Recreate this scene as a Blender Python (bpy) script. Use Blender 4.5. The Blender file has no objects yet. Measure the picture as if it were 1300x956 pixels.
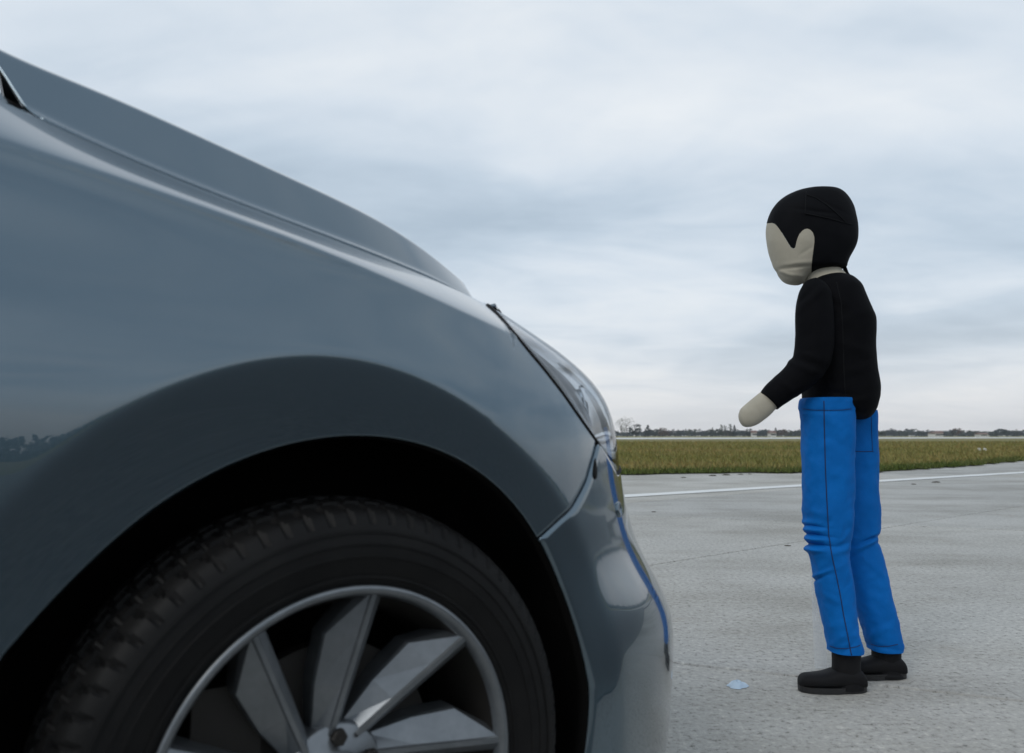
import bpy, bmesh, math, random
import numpy as np
from mathutils import Vector, noise

random.seed(7)
rng = np.random.default_rng(7)
R = math.radians
scene = bpy.context.scene
col = scene.collection

# ------------------------------------------------------------------ camera
EYE = 0.725                       # lens height above the apron
FPX = 1300 * 28 / 36              # focal length in pixels of the photograph
PITCH = math.atan2(553 - 434, FPX)
cam = bpy.data.cameras.new('camera')
cam_o = bpy.data.objects.new('camera', cam)
col.objects.link(cam_o)
cam_o.location = (0, 0, EYE)
cam_o.rotation_euler = (R(90) + PITCH, 0, 0)
cam.lens = 28
cam.sensor_width = 36
cam.shift_y = -44 / 1300
cam.clip_start = 0.02
cam.clip_end = 6000
cam.dof.use_dof = True
cam.dof.focus_distance = 2.9
cam.dof.aperture_fstop = 5.0
scene.camera = cam_o

# ------------------------------------------------------------------ sky, sun, exposure
SUN_EL, SUN_AZ = R(42), R(215)    # sun azimuth as compass angle, clockwise from +Y
world = bpy.data.worlds.new('World')
scene.world = world
world.use_nodes = True


def build_world():
    nt = world.node_tree
    nt.nodes.clear()
    N, L = nt.nodes.new, nt.links.new
    out = N('ShaderNodeOutputWorld')
    sky = N('ShaderNodeTexSky')
    sky.sky_type = 'NISHITA'
    sky.sun_disc = False
    sky.sun_elevation = SUN_EL
    sky.sun_rotation = SUN_AZ
    sky.air_density = 1.2
    sky.dust_density = 2.0
    b_sky = N('ShaderNodeBackground')
    b_sky.inputs['Strength'].default_value = 0.1
    L(sky.outputs[0], b_sky.inputs['Color'])
    # a closed deck of stratus: noise laid out on a plane high above the ground
    tc = N('ShaderNodeTexCoord')
    sep = N('ShaderNodeSeparateXYZ')
    L(tc.outputs['Generated'], sep.inputs[0])

    def math_(op, a, b=None, c=None):
        n = N('ShaderNodeMath')
        n.operation = op
        for i, v in enumerate((a, b, c)):
            if v is None:
                continue
            if isinstance(v, (int, float)):
                n.inputs[i].default_value = v
            else:
                L(v, n.inputs[i])
        return n.outputs[0]
    zc = math_('MAXIMUM', sep.outputs['Z'], 0.0)
    den = math_('ADD', zc, 0.17)
    px = math_('DIVIDE', sep.outputs['X'], den)
    py = math_('DIVIDE', sep.outputs['Y'], den)
    comb = N('ShaderNodeCombineXYZ')
    L(px, comb.inputs[0])
    L(py, comb.inputs[1])

    def nz(scale, detail, rough, off, dist=0.0):
        mp = N('ShaderNodeMapping')
        mp.inputs['Location'].default_value = off
        mp.inputs['Scale'].default_value = (scale * 0.75, scale * 1.15, scale)
        mp.inputs['Rotation'].default_value = (0, 0, R(-12))
        L(comb.outputs[0], mp.inputs[0])
        n = N('ShaderNodeTexNoise')
        n.inputs['Scale'].default_value = 1.0
        n.inputs['Detail'].default_value = detail
        n.inputs['Roughness'].default_value = rough
        n.inputs['Distortion'].default_value = dist
        L(mp.outputs[0], n.inputs['Vector'])
        return n.outputs['Fac']
    big = nz(0.50, 2, 0.5, (3.1, 1.7, 0.0), 0.5)
    mid = nz(1.35, 4, 0.5, (7.3, 4.2, 2.0), 0.6)
    fine = nz(4.2, 6, 0.6, (1.3, 9.2, 5.0), 0.4)
    v = math_('ADD', math_('MULTIPLY', big, 0.50), math_('ADD', math_('MULTIPLY', mid, 0.40), math_('MULTIPLY', fine, 0.10)))
    ramp = N('ShaderNodeValToRGB')
    e = ramp.color_ramp.elements
    e[0].position = 0.39
    e[0].color = (0.44, 0.535, 0.635, 1)
    e[1].position = 0.63
    e[1].color = (0.83, 0.87, 0.905, 1)
    m1 = ramp.color_ramp.elements.new(0.46)
    m1.color = (0.54, 0.635, 0.735, 1)
    m2 = ramp.color_ramp.elements.new(0.53)
    m2.color = (0.675, 0.75, 0.83, 1)
    L(v, ramp.inputs[0])
    # the thin air low over the horizon: clouds lose contrast there and turn warmer
    low = math_('POWER', math_('SUBTRACT', 1.0, math_('MINIMUM', math_('MULTIPLY', zc, 4.5), 1.0)), 2.2)
    mix = N('ShaderNodeMixRGB')
    mix.inputs[2].default_value = (0.86, 0.82, 0.79, 1)
    L(math_('MULTIPLY', low, 0.72), mix.inputs[0])
    L(ramp.outputs[0], mix.inputs[1])
    b_cl = N('ShaderNodeBackground')
    b_cl.inputs['Strength'].default_value = 1.05
    L(mix.outputs[0], b_cl.inputs['Color'])
    ms = N('ShaderNodeMixShader')
    ms.inputs[0].default_value = 0.94
    L(b_sky.outputs[0], ms.inputs[1])
    L(b_cl.outputs[0], ms.inputs[2])
    L(ms.outputs[0], out.inputs['Surface'])


build_world()
sun = bpy.data.lights.new('sun', 'SUN')
sun.energy = 1.0
sun.angle = R(25)
sun.color = (1.0, 0.96, 0.9)
sun_o = bpy.data.objects.new('sun', sun)
col.objects.link(sun_o)
sd_ = Vector((math.sin(SUN_AZ) * math.cos(SUN_EL), math.cos(SUN_AZ) * math.cos(SUN_EL), math.sin(SUN_EL)))
sun_o.rotation_euler = sd_.to_track_quat('Z', 'Y').to_euler()
sun_o.location = sd_ * 30
vs = scene.view_settings
vs.view_transform = 'Standard'
vs.look = 'None'
vs.exposure = 0.0
vs.gamma = 1.0
vs.use_curve_mapping = False
scene.render.resolution_x = 1024
scene.render.resolution_y = 753


# ------------------------------------------------------------------ helpers
def ray(u, v):
    c, s = math.cos(PITCH), math.sin(PITCH)
    X, Z = (u - 650) / FPX, -(v - 434) / FPX
    return np.array([X, c - Z * s, s + Z * c])


def at(u, v, Y):
    """point at depth Y (metres from the lens) that the photograph shows at u, v"""
    d = ray(u, v)
    k = Y / d[1]
    return np.array([d[0] * k, Y, EYE + d[2] * k])


def ground(u, v):
    d = ray(u, v)
    k = -EYE / d[2]
    return np.array([d[0] * k, d[1] * k, 0.0])


def mesh_obj(name, verts, faces, mat, parent=None, smooth=True, data=None):
    if data is None:
        data = bpy.data.meshes.new(name)
        data.from_pydata([tuple(map(float, v)) for v in verts], [], [tuple(map(int, f)) for f in faces])
        if smooth:
            data.polygons.foreach_set('use_smooth', [True] * len(data.polygons))
        data.update()
        if mat is not None:
            data.materials.append(mat)
    o = bpy.data.objects.new(name, data)
    col.objects.link(o)
    if parent is not None:
        o.parent = parent
    return o


def empty(name, loc=(0, 0, 0), rz=0.0):
    o = bpy.data.objects.new(name, None)
    o.location = loc
    o.rotation_euler = (0, 0, rz)
    o.empty_display_size = 0.1
    col.objects.link(o)
    return o


def tag(o, label, cat, group=None):
    o['label'] = label
    o['category'] = cat
    if group:
        o['group'] = group
    return o


def kind(o, k, label=None):
    o['kind'] = k
    if label:
        o['label'] = label
    return o


def grid_faces(nu, nv, close_u=False, flip=False):
    f = []
    for i in range(nu if close_u else nu - 1):
        a, b = i * nv, ((i + 1) % nu) * nv
        for j in range(nv - 1):
            q = (a + j, b + j, b + j + 1, a + j + 1)
            f.append(q[::-1] if flip else q)
    return f


def auto_smooth(o, ang=35):
    """mark edges sharper than ang as hard"""
    me = o.data
    bm = bmesh.new()
    bm.from_mesh(me)
    for e in bm.edges:
        if len(e.link_faces) == 2 and e.calc_face_angle(0) > R(ang):
            e.smooth = False
    bm.to_mesh(me)
    bm.free()


class MB:
    """collects simple shapes that become one mesh"""

    def __init__(self):
        self.v, self.f = [], []

    def add(self, vs, fs):
        n = len(self.v)
        self.v += [tuple(p) for p in vs]
        self.f += [tuple(i + n for i in q) for q in fs]

    def box(self, a, b):
        (x0, y0, z0), (x1, y1, z1) = a, b
        self.add([(x0, y0, z0), (x1, y0, z0), (x1, y1, z0), (x0, y1, z0), (x0, y0, z1), (x1, y0, z1), (x1, y1, z1), (x0, y1, z1)],
                 [(0, 3, 2, 1), (4, 5, 6, 7), (0, 1, 5, 4), (1, 2, 6, 5), (2, 3, 7, 6), (3, 0, 4, 7)])

    def tube(self, pts, rad, n=8, caps=True):
        pts = [np.array(p, float) for p in pts]
        if not hasattr(rad, '__len__'):
            rad = [rad] * len(pts)
        vs = []
        for i, p in enumerate(pts):
            t = pts[min(i + 1, len(pts) - 1)] - pts[max(i - 1, 0)]
            t /= np.linalg.norm(t) + 1e-9
            up = np.array([0, 0, 1.0]) if abs(t[2]) < 0.9 else np.array([1.0, 0, 0])
            a = np.cross(t, up)
            a /= np.linalg.norm(a)
            b = np.cross(t, a)
            for k in range(n):
                th = 2 * math.pi * k / n
                vs.append(p + rad[i] * (a * math.cos(th) + b * math.sin(th)))
        fs = []
        for i in range(len(pts) - 1):
            for k in range(n):
                k2 = (k + 1) % n
                fs.append((i * n + k, i * n + k2, (i + 1) * n + k2, (i + 1) * n + k))
        if caps:
            fs.append(tuple(range(n))[::-1])
            fs.append(tuple((len(pts) - 1) * n + k for k in range(n)))
        self.add(vs, fs)

    def build(self, name, mat, parent=None, smooth=True):
        return mesh_obj(name, self.v, self.f, mat, parent, smooth)


# ------------------------------------------------------------------ materials
def mat(name):
    m = bpy.data.materials.new(name)
    m.use_nodes = True
    nt = m.node_tree
    return m, nt, nt.nodes['Principled BSDF'], nt.nodes.new, nt.links.new


def plain(name, c, rough=0.5, metal=0.0, coat=0.0, spec=0.5):
    m, nt, b, N, L = mat(name)
    b.inputs['Base Color'].default_value = (*c, 1)
    b.inputs['Roughness'].default_value = rough
    b.inputs['Metallic'].default_value = metal
    b.inputs['Coat Weight'].default_value = coat
    b.inputs['Coat Roughness'].default_value = 0.03
    b.inputs['Specular IOR Level'].default_value = spec
    return m


def noise_node(N, L, coord, scale, detail=4, rough=0.55, sc=None):
    n = N('ShaderNodeTexNoise')
    n.inputs['Scale'].default_value = scale
    n.inputs['Detail'].default_value = detail
    n.inputs['Roughness'].default_value = rough
    if sc:
        mp = N('ShaderNodeMapping')
        mp.inputs['Scale'].default_value = sc
        L(coord, mp.inputs[0])
        coord = mp.outputs[0]
    L(coord, n.inputs['Vector'])
    return n


def ramp_node(N, L, fac, stops):
    r = N('ShaderNodeValToRGB')
    e = r.color_ramp.elements
    while len(e) < len(stops):
        e.new(0.5)
    for el, (p, c) in zip(e, stops):
        el.position = p
        el.color = (*c, 1) if len(c) == 3 else c
    L(fac, r.inputs[0])
    return r


def bump_node(N, L, b, h, strength, dist=0.01):
    bp = N('ShaderNodeBump')
    bp.inputs['Strength'].default_value = strength
    bp.inputs['Distance'].default_value = dist
    L(h, bp.inputs['Height'])
    L(bp.outputs[0], b.inputs['Normal'])
    return bp


def make_paint():
    m, nt, b, N, L = mat('blue_grey_metallic_paint')
    tc = N('ShaderNodeTexCoord')
    n = noise_node(N, L, tc.outputs['Object'], 5.0, 6, 0.65)
    r = ramp_node(N, L, n.outputs['Fac'], [(0.35, (0.070, 0.115, 0.150)), (0.7, (0.079, 0.125, 0.160))])
    L(r.outputs[0], b.inputs['Base Color'])
    b.inputs['Metallic'].default_value = 0.9
    b.inputs['Roughness'].default_value = 0.2
    b.inputs['Coat Weight'].default_value = 1.0
    b.inputs['Coat IOR'].default_value = 1.75
    d = noise_node(N, L, tc.outputs['Object'], 22.0, 6, 0.7)
    rr = ramp_node(N, L, d.outputs['Fac'], [(0.45, (0.012, 0.012, 0.012)), (0.8, (0.05, 0.05, 0.05))])
    L(rr.outputs[0], b.inputs['Coat Roughness'])
    return m


def make_rubber():
    m, nt, b, N, L = mat('tyre_rubber')
    tc = N('ShaderNodeTexCoord')
    n = noise_node(N, L, tc.outputs['Object'], 14.0, 6, 0.7)
    r = ramp_node(N, L, n.outputs['Fac'], [(0.35, (0.0025, 0.0025, 0.0028)), (0.75, (0.007, 0.0068, 0.0065))])
    L(r.outputs[0], b.inputs['Base Color'])
    b.inputs['Roughness'].default_value = 0.6
    b.inputs['Specular IOR Level'].default_value = 0.2
    f = noise_node(N, L, tc.outputs['Object'], 90.0, 3)
    bump_node(N, L, b, f.outputs['Fac'], 0.15, 0.002)
    return m


def make_fabric(name, c1, c2, rough, weave=900, spec=0.3, sheen=0.15):
    m, nt, b, N, L = mat(name)
    tc = N('ShaderNodeTexCoord')
    n = noise_node(N, L, tc.outputs['Object'], 9.0, 5, 0.6)
    r = ramp_node(N, L, n.outputs['Fac'], [(0.3, c1), (0.72, c2)])
    L(r.outputs[0], b.inputs['Base Color'])
    b.inputs['Roughness'].default_value = rough
    b.inputs['Specular IOR Level'].default_value = spec
    b.inputs['Sheen Weight'].default_value = sheen
    w = noise_node(N, L, tc.outputs['Object'], weave, 2)
    k = noise_node(N, L, tc.outputs['Object'], 26.0, 3, 0.5)
    ad = N('ShaderNodeMath')
    ad.operation = 'MULTIPLY_ADD'
    L(k.outputs['Fac'], ad.inputs[0])
    ad.inputs[1].default_value = 6.0
    L(w.outputs['Fac'], ad.inputs[2])
    bump_node(N, L, b, ad.outputs[0], 0.3, 0.0015)
    return m


def make_concrete(name, slab=True):
    m, nt, b, N, L = mat(name)
    geo = N('ShaderNodeNewGeometry')
    pos = geo.outputs['Position']
    big = noise_node(N, L, pos, 0.35, 5, 0.6)
    r1 = ramp_node(N, L, big.outputs['Fac'], [(0.3, (0.40, 0.392, 0.372)), (0.7, (0.485, 0.475, 0.45))])
    st = noise_node(N, L, pos, 0.8, 6, 0.65, (0.8, 1.3, 1))
    r2 = ramp_node(N, L, st.outputs['Fac'], [(0.36, (0.68, 0.67, 0.64)), (0.56, (1, 1, 1))])
    m1 = N('ShaderNodeMixRGB')
    m1.blend_type = 'MULTIPLY'
    m1.inputs[0].default_value = 0.8
    L(r1.outputs[0], m1.inputs[1])
    L(r2.outputs[0], m1.inputs[2])
    # worn surface: exposed aggregate, light and dark grains
    g1 = noise_node(N, L, pos, 48.0, 5, 0.8)
    r3 = ramp_node(N, L, g1.outputs['Fac'], [(0.34, (0.36, 0.36, 0.34)), (0.45, (0.92, 0.92, 0.92)), (0.55, (1.0, 1.0, 1.0)), (0.66, (1.35, 1.35, 1.32))])
    m2 = N('ShaderNodeMixRGB')
    m2.blend_type = 'MULTIPLY'
    m2.inputs[0].default_value = 1.0
    L(m1.outputs[0], m2.inputs[1])
    L(r3.outputs[0], m2.inputs[2])
    src = m2.outputs[0]
    if slab:
        oi = N('ShaderNodeObjectInfo')
        r4 = ramp_node(N, L, oi.outputs['Random'], [(0.0, (0.91, 0.92, 0.93)), (1.0, (1.05, 1.04, 1.02))])
        m3 = N('ShaderNodeMixRGB')
        m3.blend_type = 'MULTIPLY'
        m3.inputs[0].default_value = 1.0
        L(src, m3.inputs[1])
        L(r4.outputs[0], m3.inputs[2])
        src = m3.outputs[0]
    # rusty-brown faint dirt patches
    dn = noise_node(N, L, pos, 1.7, 7, 0.7)
    rd = ramp_node(N, L, dn.outputs['Fac'], [(0.58, (0, 0, 0)), (0.72, (1, 1, 1))])
    m4 = N('ShaderNodeMixRGB')
    L(rd.outputs[0], m4.inputs[0])
    fm = N('ShaderNodeMath')
    fm.operation = 'MULTIPLY'
    fm.inputs[1].default_value = 0.4
    L(rd.outputs[0], fm.inputs[0])
    L(fm.outputs[0], m4.inputs[0])
    L(src, m4.inputs[1])
    m4.inputs[2].default_value = (0.30, 0.265, 0.215, 1)
    L(m4.outputs[0], b.inputs['Base Color'])
    b.inputs['Roughness'].default_value = 0.82
    b.inputs['Specular IOR Level'].default_value = 0.3
    g2 = noise_node(N, L, pos, 130.0, 3, 0.7)
    bump_node(N, L, b, g2.outputs['Fac'], 0.55, 0.006)
    return m


def make_asphalt():
    m, nt, b, N, L = mat('added_asphalt')  # dark tone for the added ground mirrored in the car's side
    geo = N('ShaderNodeNewGeometry')
    n1 = noise_node(N, L, geo.outputs['Position'], 60.0, 4, 0.75)
    r = ramp_node(N, L, n1.outputs['Fac'], [(0.35, (0.065, 0.067, 0.069)), (0.65, (0.15, 0.15, 0.147))])
    L(r.outputs[0], b.inputs['Base Color'])
    b.inputs['Roughness'].default_value = 0.85
    bump_node(N, L, b, n1.outputs['Fac'], 0.5, 0.006)
    return m


def make_grass(name, blades):
    m, nt, b, N, L = mat(name)
    geo = N('ShaderNodeNewGeometry')
    pos = geo.outputs['Position']
    n1 = noise_node(N, L, pos, 0.16, 6, 0.65, (0.6, 1.0, 0.2))
    n2 = noise_node(N, L, pos, 1.1, 5, 0.65, (0.6, 1.2, 0.2))
    ad = N('ShaderNodeMath')
    ad.operation = 'MULTIPLY_ADD'
    L(n2.outputs['Fac'], ad.inputs[0])
    ad.inputs[1].default_value = 0.42
    mu = N('ShaderNodeMath')
    mu.operation = 'MULTIPLY'
    L(n1.outputs['Fac'], mu.inputs[0])
    mu.inputs[1].default_value = 0.68
    L(mu.outputs[0], ad.inputs[2])
    g = 1.3
    r = ramp_node(N, L, ad.outputs[0], [(0.40, (0.085 * g, 0.098 * g, 0.030 * g)), (0.52, (0.145 * g, 0.138 * g, 0.046 * g)),
                                        (0.63, (0.19 * g, 0.150 * g, 0.064 * g)), (0.75, (0.215 * g, 0.150 * g, 0.075 * g))])
    if blades:
        at_ = N('ShaderNodeVertexColor')
        at_.layer_name = 'tint'
        mm = N('ShaderNodeMixRGB')
        mm.blend_type = 'MULTIPLY'
        mm.inputs[0].default_value = 1.0
        L(r.outputs[0], mm.inputs[1])
        L(at_.outputs['Color'], mm.inputs[2])
        L(mm.outputs[0], b.inputs['Base Color'])
    else:
        L(r.outputs[0], b.inputs['Base Color'])
        n3 = noise_node(N, L, pos, 6.0, 6, 0.7)
        bump_node(N, L, b, n3.outputs['Fac'], 1.0, 0.15)
    b.inputs['Roughness'].default_value = 0.75
    b.inputs['Specular IOR Level'].default_value = 0.15
    return m


def make_foliage(name, c1, c2):
    m, nt, b, N, L = mat(name)
    tc = N('ShaderNodeTexCoord')
    oi = N('ShaderNodeObjectInfo')
    n = noise_node(N, L, tc.outputs['Object'], 0.8, 3)
    ad = N('ShaderNodeMath')
    ad.operation = 'MULTIPLY_ADD'
    L(oi.outputs['Random'], ad.inputs[0])
    ad.inputs[1].default_value = 0.35
    sb = N('ShaderNodeMath')
    sb.operation = 'SUBTRACT'
    L(n.outputs['Fac'], sb.inputs[0])
    sb.inputs[1].default_value = 0.17
    L(sb.outputs[0], ad.inputs[2])
    r = ramp_node(N, L, ad.outputs[0], [(0.3, c1), (0.7, c2)])
    L(r.outputs[0], b.inputs['Base Color'])
    b.inputs['Roughness'].default_value = 0.8
    b.inputs['Specular IOR Level'].default_value = 0.2
    return m


def make_glass(name, tint, clear):
    """thin clear cover: Fresnel reflection over a mostly transparent body"""
    m, nt, b, N, L = mat(name)
    out = nt.nodes['Material Output']
    tr = N('ShaderNodeBsdfTransparent')
    tr.inputs[0].default_value = (*tint, 1)
    b.inputs['Base Color'].default_value = (0.02, 0.02, 0.02, 1)
    b.inputs['Roughness'].default_value = 0.02
    gl = N('ShaderNodeBsdfGlossy')
    gl.inputs['Roughness'].default_value = 0.015
    fr = N('ShaderNodeFresnel')
    fr.inputs['IOR'].default_value = 1.55
    mx = N('ShaderNodeMixShader')
    L(fr.outputs[0], mx.inputs[0])
    L(tr.outputs[0], mx.inputs[1])
    L(gl.outputs[0], mx.inputs[2])
    L(mx.outputs[0], out.inputs['Surface'])
    return m


def make_clear_plastic():
    m, nt, b, N, L = mat('clear_plastic')
    out = nt.nodes['Material Output']
    tr = N('ShaderNodeBsdfTransparent')
    b.inputs['Base Color'].default_value = (0.72, 0.76, 0.78, 1)
    b.inputs['Roughness'].default_value = 0.25
    mx = N('ShaderNodeMixShader')
    mx.inputs[0].default_value = 0.3
    L(tr.outputs[0], mx.inputs[1])
    L(b.outputs[0], mx.inputs[2])
    L(mx.outputs[0], out.inputs['Surface'])
    return m


def make_alloy():
    m, nt, b, N, L = mat('grey_alloy')
    tc = N('ShaderNodeTexCoord')
    n = noise_node(N, L, tc.outputs['Object'], 30, 6, 0.7)
    r = ramp_node(N, L, n.outputs['Fac'], [(0.35, (0.16, 0.175, 0.188)), (0.7, (0.21, 0.225, 0.24))])
    L(r.outputs[0], b.inputs['Base Color'])
    b.inputs['Metallic'].default_value = 0.8
    b.inputs['Roughness'].default_value = 0.36
    return m


M = dict(
    paint=make_paint(), rubber=make_rubber(), alloy=make_alloy(),
    liner=plain('black_liner', (0.006, 0.006, 0.006), 0.9, spec=0.1),
    plastic=plain('black_plastic', (0.012, 0.012, 0.013), 0.45),
    seal=plain('black_seal', (0.004, 0.004, 0.004), 0.7, spec=0.2),
    chrome=plain('chrome', (0.62, 0.64, 0.66), 0.08, 1.0),
    silver=plain('lamp_silver', (0.90, 0.92, 0.94), 0.22, 0.9),
    smoke=plain('lamp_bezel', (0.10, 0.11, 0.125), 0.35, 0.3),
    lens=make_glass('lamp_cover_glass', (0.96, 0.97, 0.98), True),
    glass=make_glass('tinted_window_glass', (0.25, 0.29, 0.28), True),
    iron=plain('brake_iron', (0.02, 0.018, 0.016), 0.55, 0.5),
    red=plain('tail_lamp_red', (0.35, 0.01, 0.012), 0.15, coat=1.0),
    seat=plain('seat_cloth', (0.03, 0.03, 0.033), 0.9),
    jacket=make_fabric('black_jacket_cloth', (0.0026, 0.0028, 0.0036), (0.0048, 0.005, 0.0064), 0.75, 800, 0.06, 0.0),
    cap=make_fabric('black_hood_cloth', (0.0026, 0.0029, 0.004), (0.0048, 0.0052, 0.0068), 0.7, 800, 0.08, 0.0),
    skin=make_fabric('beige_cloth', (0.37, 0.34, 0.275), (0.44, 0.405, 0.325), 0.75, 700, 0.2, 0.1),
    blue=make_fabric('blue_trouser_cloth', (0.0008, 0.108, 0.39), (0.0015, 0.138, 0.48), 0.7, 600, 0.12, 0.0),
    black_seam=plain('dark_grey_thread', (0.009, 0.0095, 0.011), 0.8, spec=0.15),
    seam=plain('dark_blue_thread', (0.003, 0.02, 0.09), 0.8),
    boot=plain('black_boot_cloth', (0.006, 0.006, 0.007), 0.7, spec=0.2),
    slab=make_concrete('worn_concrete_slab', True),
    ground=make_concrete('concrete', False),
    asphalt=make_asphalt(),
    line=plain('white_line_paint', (0.66, 0.67, 0.66), 0.7),
    grass=make_grass('rough_grass', False), blade=make_grass('grass_blades', True),
    runway=plain('far_runway_concrete', (0.60, 0.60, 0.58), 0.8),
    bark=plain('bark', (0.06, 0.05, 0.042), 0.9),
    leaf_g=make_foliage('green_foliage', (0.028, 0.040, 0.026), (0.065, 0.080, 0.045)),
    leaf_p=make_foliage('pale_foliage', (0.09, 0.10, 0.075), (0.16, 0.165, 0.12)),
    leaf_d=make_foliage('dark_foliage', (0.018, 0.028, 0.026), (0.036, 0.050, 0.040)),
    leaf_b=make_foliage('brown_foliage', (0.075, 0.052, 0.040), (0.13, 0.085, 0.06)),
    wall=plain('white_render', (0.66, 0.65, 0.62), 0.85),
    roof=plain('brown_roof', (0.16, 0.10, 0.08), 0.85),
    clear=make_clear_plastic(),
    pale=plain('pale_blue_plastic', (0.50, 0.62, 0.74), 0.35),
    stone=plain('dark_clod', (0.06, 0.052, 0.04), 0.9),
)

# ------------------------------------------------------------------ ground
def sheet(name, poly, z, m, parent=None, nsub=0):
    return mesh_obj(name, [(p[0], p[1], z) for p in poly], [tuple(range(len(poly)))], m, parent, False)


apron = sheet('apron', [(-1650, -1650), (1650, -1650), (1650, 1650), (-1650, 1650)], -0.045, M['ground'])
kind(apron, 'structure')

# concrete slabs with skewed joints, each a piece of its own
E1 = np.array([math.cos(R(40)), math.sin(R(40))])
E2 = np.array([math.cos(R(-22.8)), math.sin(R(-22.8))])
# the crossing of the joint behind the dummy's boots with the joint behind it
det = E1[0] * (-E2[1]) - (-E2[0]) * E1[1]
A0, C0 = np.array([0.75, 4.59]), np.array([0.52, 2.67])
dlt = C0 - A0
tt = (dlt[0] * (-E2[1]) - (-E2[0]) * dlt[1]) / det
ORG = A0 + tt * E1
L1, L2, GAP = 5.2, 3.26, 0.017


def slab_mesh():
    """one skewed slab, arrises rounded off, about 30 triangles"""
    def q(a, b, z, ins):
        p = E1 * a + E2 * b
        c = E1 * L1 / 2 + E2 * L2 / 2
        d = p - c
        k = 1 - ins / 1.3
        p = c + d * k
        return (p[0], p[1], z)
    vs, fs = [], []
    rings = [(-0.04, 0.0), (-0.008, 0.0), (-0.002, 0.003), (0.0, 0.009)]
    cs = [(GAP / 2, GAP / 2), (L1 - GAP / 2, GAP / 2), (L1 - GAP / 2, L2 - GAP / 2), (GAP / 2, L2 - GAP / 2)]
    for z, ins in rings:
        for a, b in cs:
            vs.append(q(a, b, z, ins))
    for i in range(3):
        for k in range(4):
            k2 = (k + 1) % 4
            fs.append((i * 4 + k, (i + 1) * 4 + k, (i + 1) * 4 + k2, i * 4 + k2))
    fs.append((12, 15, 14, 13))
    me = bpy.data.meshes.new('concrete_slab')
    me.from_pydata(vs, [], fs)
    me.materials.append(M['slab'])
    me.update()
    return me


slab_me = slab_mesh()
for i in range(-6, 9):
    for j in range(-8, 1):
        p = ORG + E1 * L1 * i + E2 * L2 * j
        c = p + E1 * L1 / 2 + E2 * L2 / 2
        if c[1] < -9 or c[1] > 27 or c[0] < -14 or c[0] > 24 or c[1] - 0.62 * c[0] > 19:
            continue
        o = mesh_obj('concrete_slab', None, None, None, apron, data=slab_me)
        o.location = (p[0], p[1], random.uniform(-0.0015, 0.0015))

# bitumen in the joints
jc = [ORG + E1 * L1 * i + E2 * L2 * j for i, j in ((-6, -8), (9, -8), (9, 6), (-6, 6))]
kind(sheet('joint_sealant', jc, -0.010, M['seal']), 'structure')

# unseen asphalt added from this joint back, to darken the car's side reflections
Q0 = ORG + E2 * L2 * 1.0
QN = np.array([math.sin(R(40)), -math.cos(R(40))])
ap = [Q0 - E1 * 90 + QN * .006, Q0 + E1 * 90 + QN * .006, Q0 + E1 * 90 + QN * 32, Q0 - E1 * 90 + QN * 32]
kind(sheet('added_asphalt_strip', ap, -0.003, M['asphalt']), 'structure')
bp_ = [Q0 - E1 * 400 + QN * 32, Q0 + E1 * 400 + QN * 32, Q0 + E1 * 400 + QN * 600, Q0 - E1 * 400 + QN * 600]
kind(sheet('added_grass_verge', bp_, 0.01, M['grass']), 'structure')  # added out of view behind the asphalt, for the same dark reflections

# painted edge line
W0, W1 = np.array([1.38, 9.74]), np.array([10.1, 15.9])
wd = (W1 - W0) / np.linalg.norm(W1 - W0)
wn = np.array([-wd[1], wd[0]])
lv, lf = [], []
NL = 160
for i in range(NL + 1):
    p = W0 + wd * (-16 + 44 * i / NL)
    a = 0.15 + random.uniform(-.012, .012)
    b = 0.15 + random.uniform(-.012, .012)
    lv += [(*(p + wn * a), 0.006), (*(p - wn * b), 0.006)]
    if i:
        lf.append((2 * i - 2, 2 * i - 1, 2 * i + 1, 2 * i))
kind(mesh_obj('painted_line', lv, lf, M['line'], None, False), 'structure')

# grass field beyond the apron, with its ragged near edge
edge = [(-300, -40), (-60, 3), (-20, 10.5), (-6, 13.6), (2.04, 14.95), (5.44, 15.7), (7.24, 16.1), (9.79, 18.2), (14.83, 23.1), (30, 37), (70, 72), (300, 270)]
ed = []
for (x0_, y0_), (x1_, y1_) in zip(edge[:-1], edge[1:]):
    n = max(2, min(40, int(math.hypot(x1_ - x0_, y1_ - y0_) / 0.35)))
    for k in range(n):
        t = k / n
        x, y = x0_ + (x1_ - x0_) * t, y0_ + (y1_ - y0_) * t
        w = 0.26 if -8 < x < 32 else 0
        ed.append((x + random.uniform(-w, w) * .3, y + random.uniform(-w, w)))
ed.append(edge[-1])
fpoly = ed + [(1640, 1640), (-1640, 1640), (-1640, -200)]
field = sheet('grass_field', fpoly, 0.03, M['grass'])
kind(field, 'structure')
EX, EY = np.array([p[0] for p in ed]), np.array([p[1] for p in ed])


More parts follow.
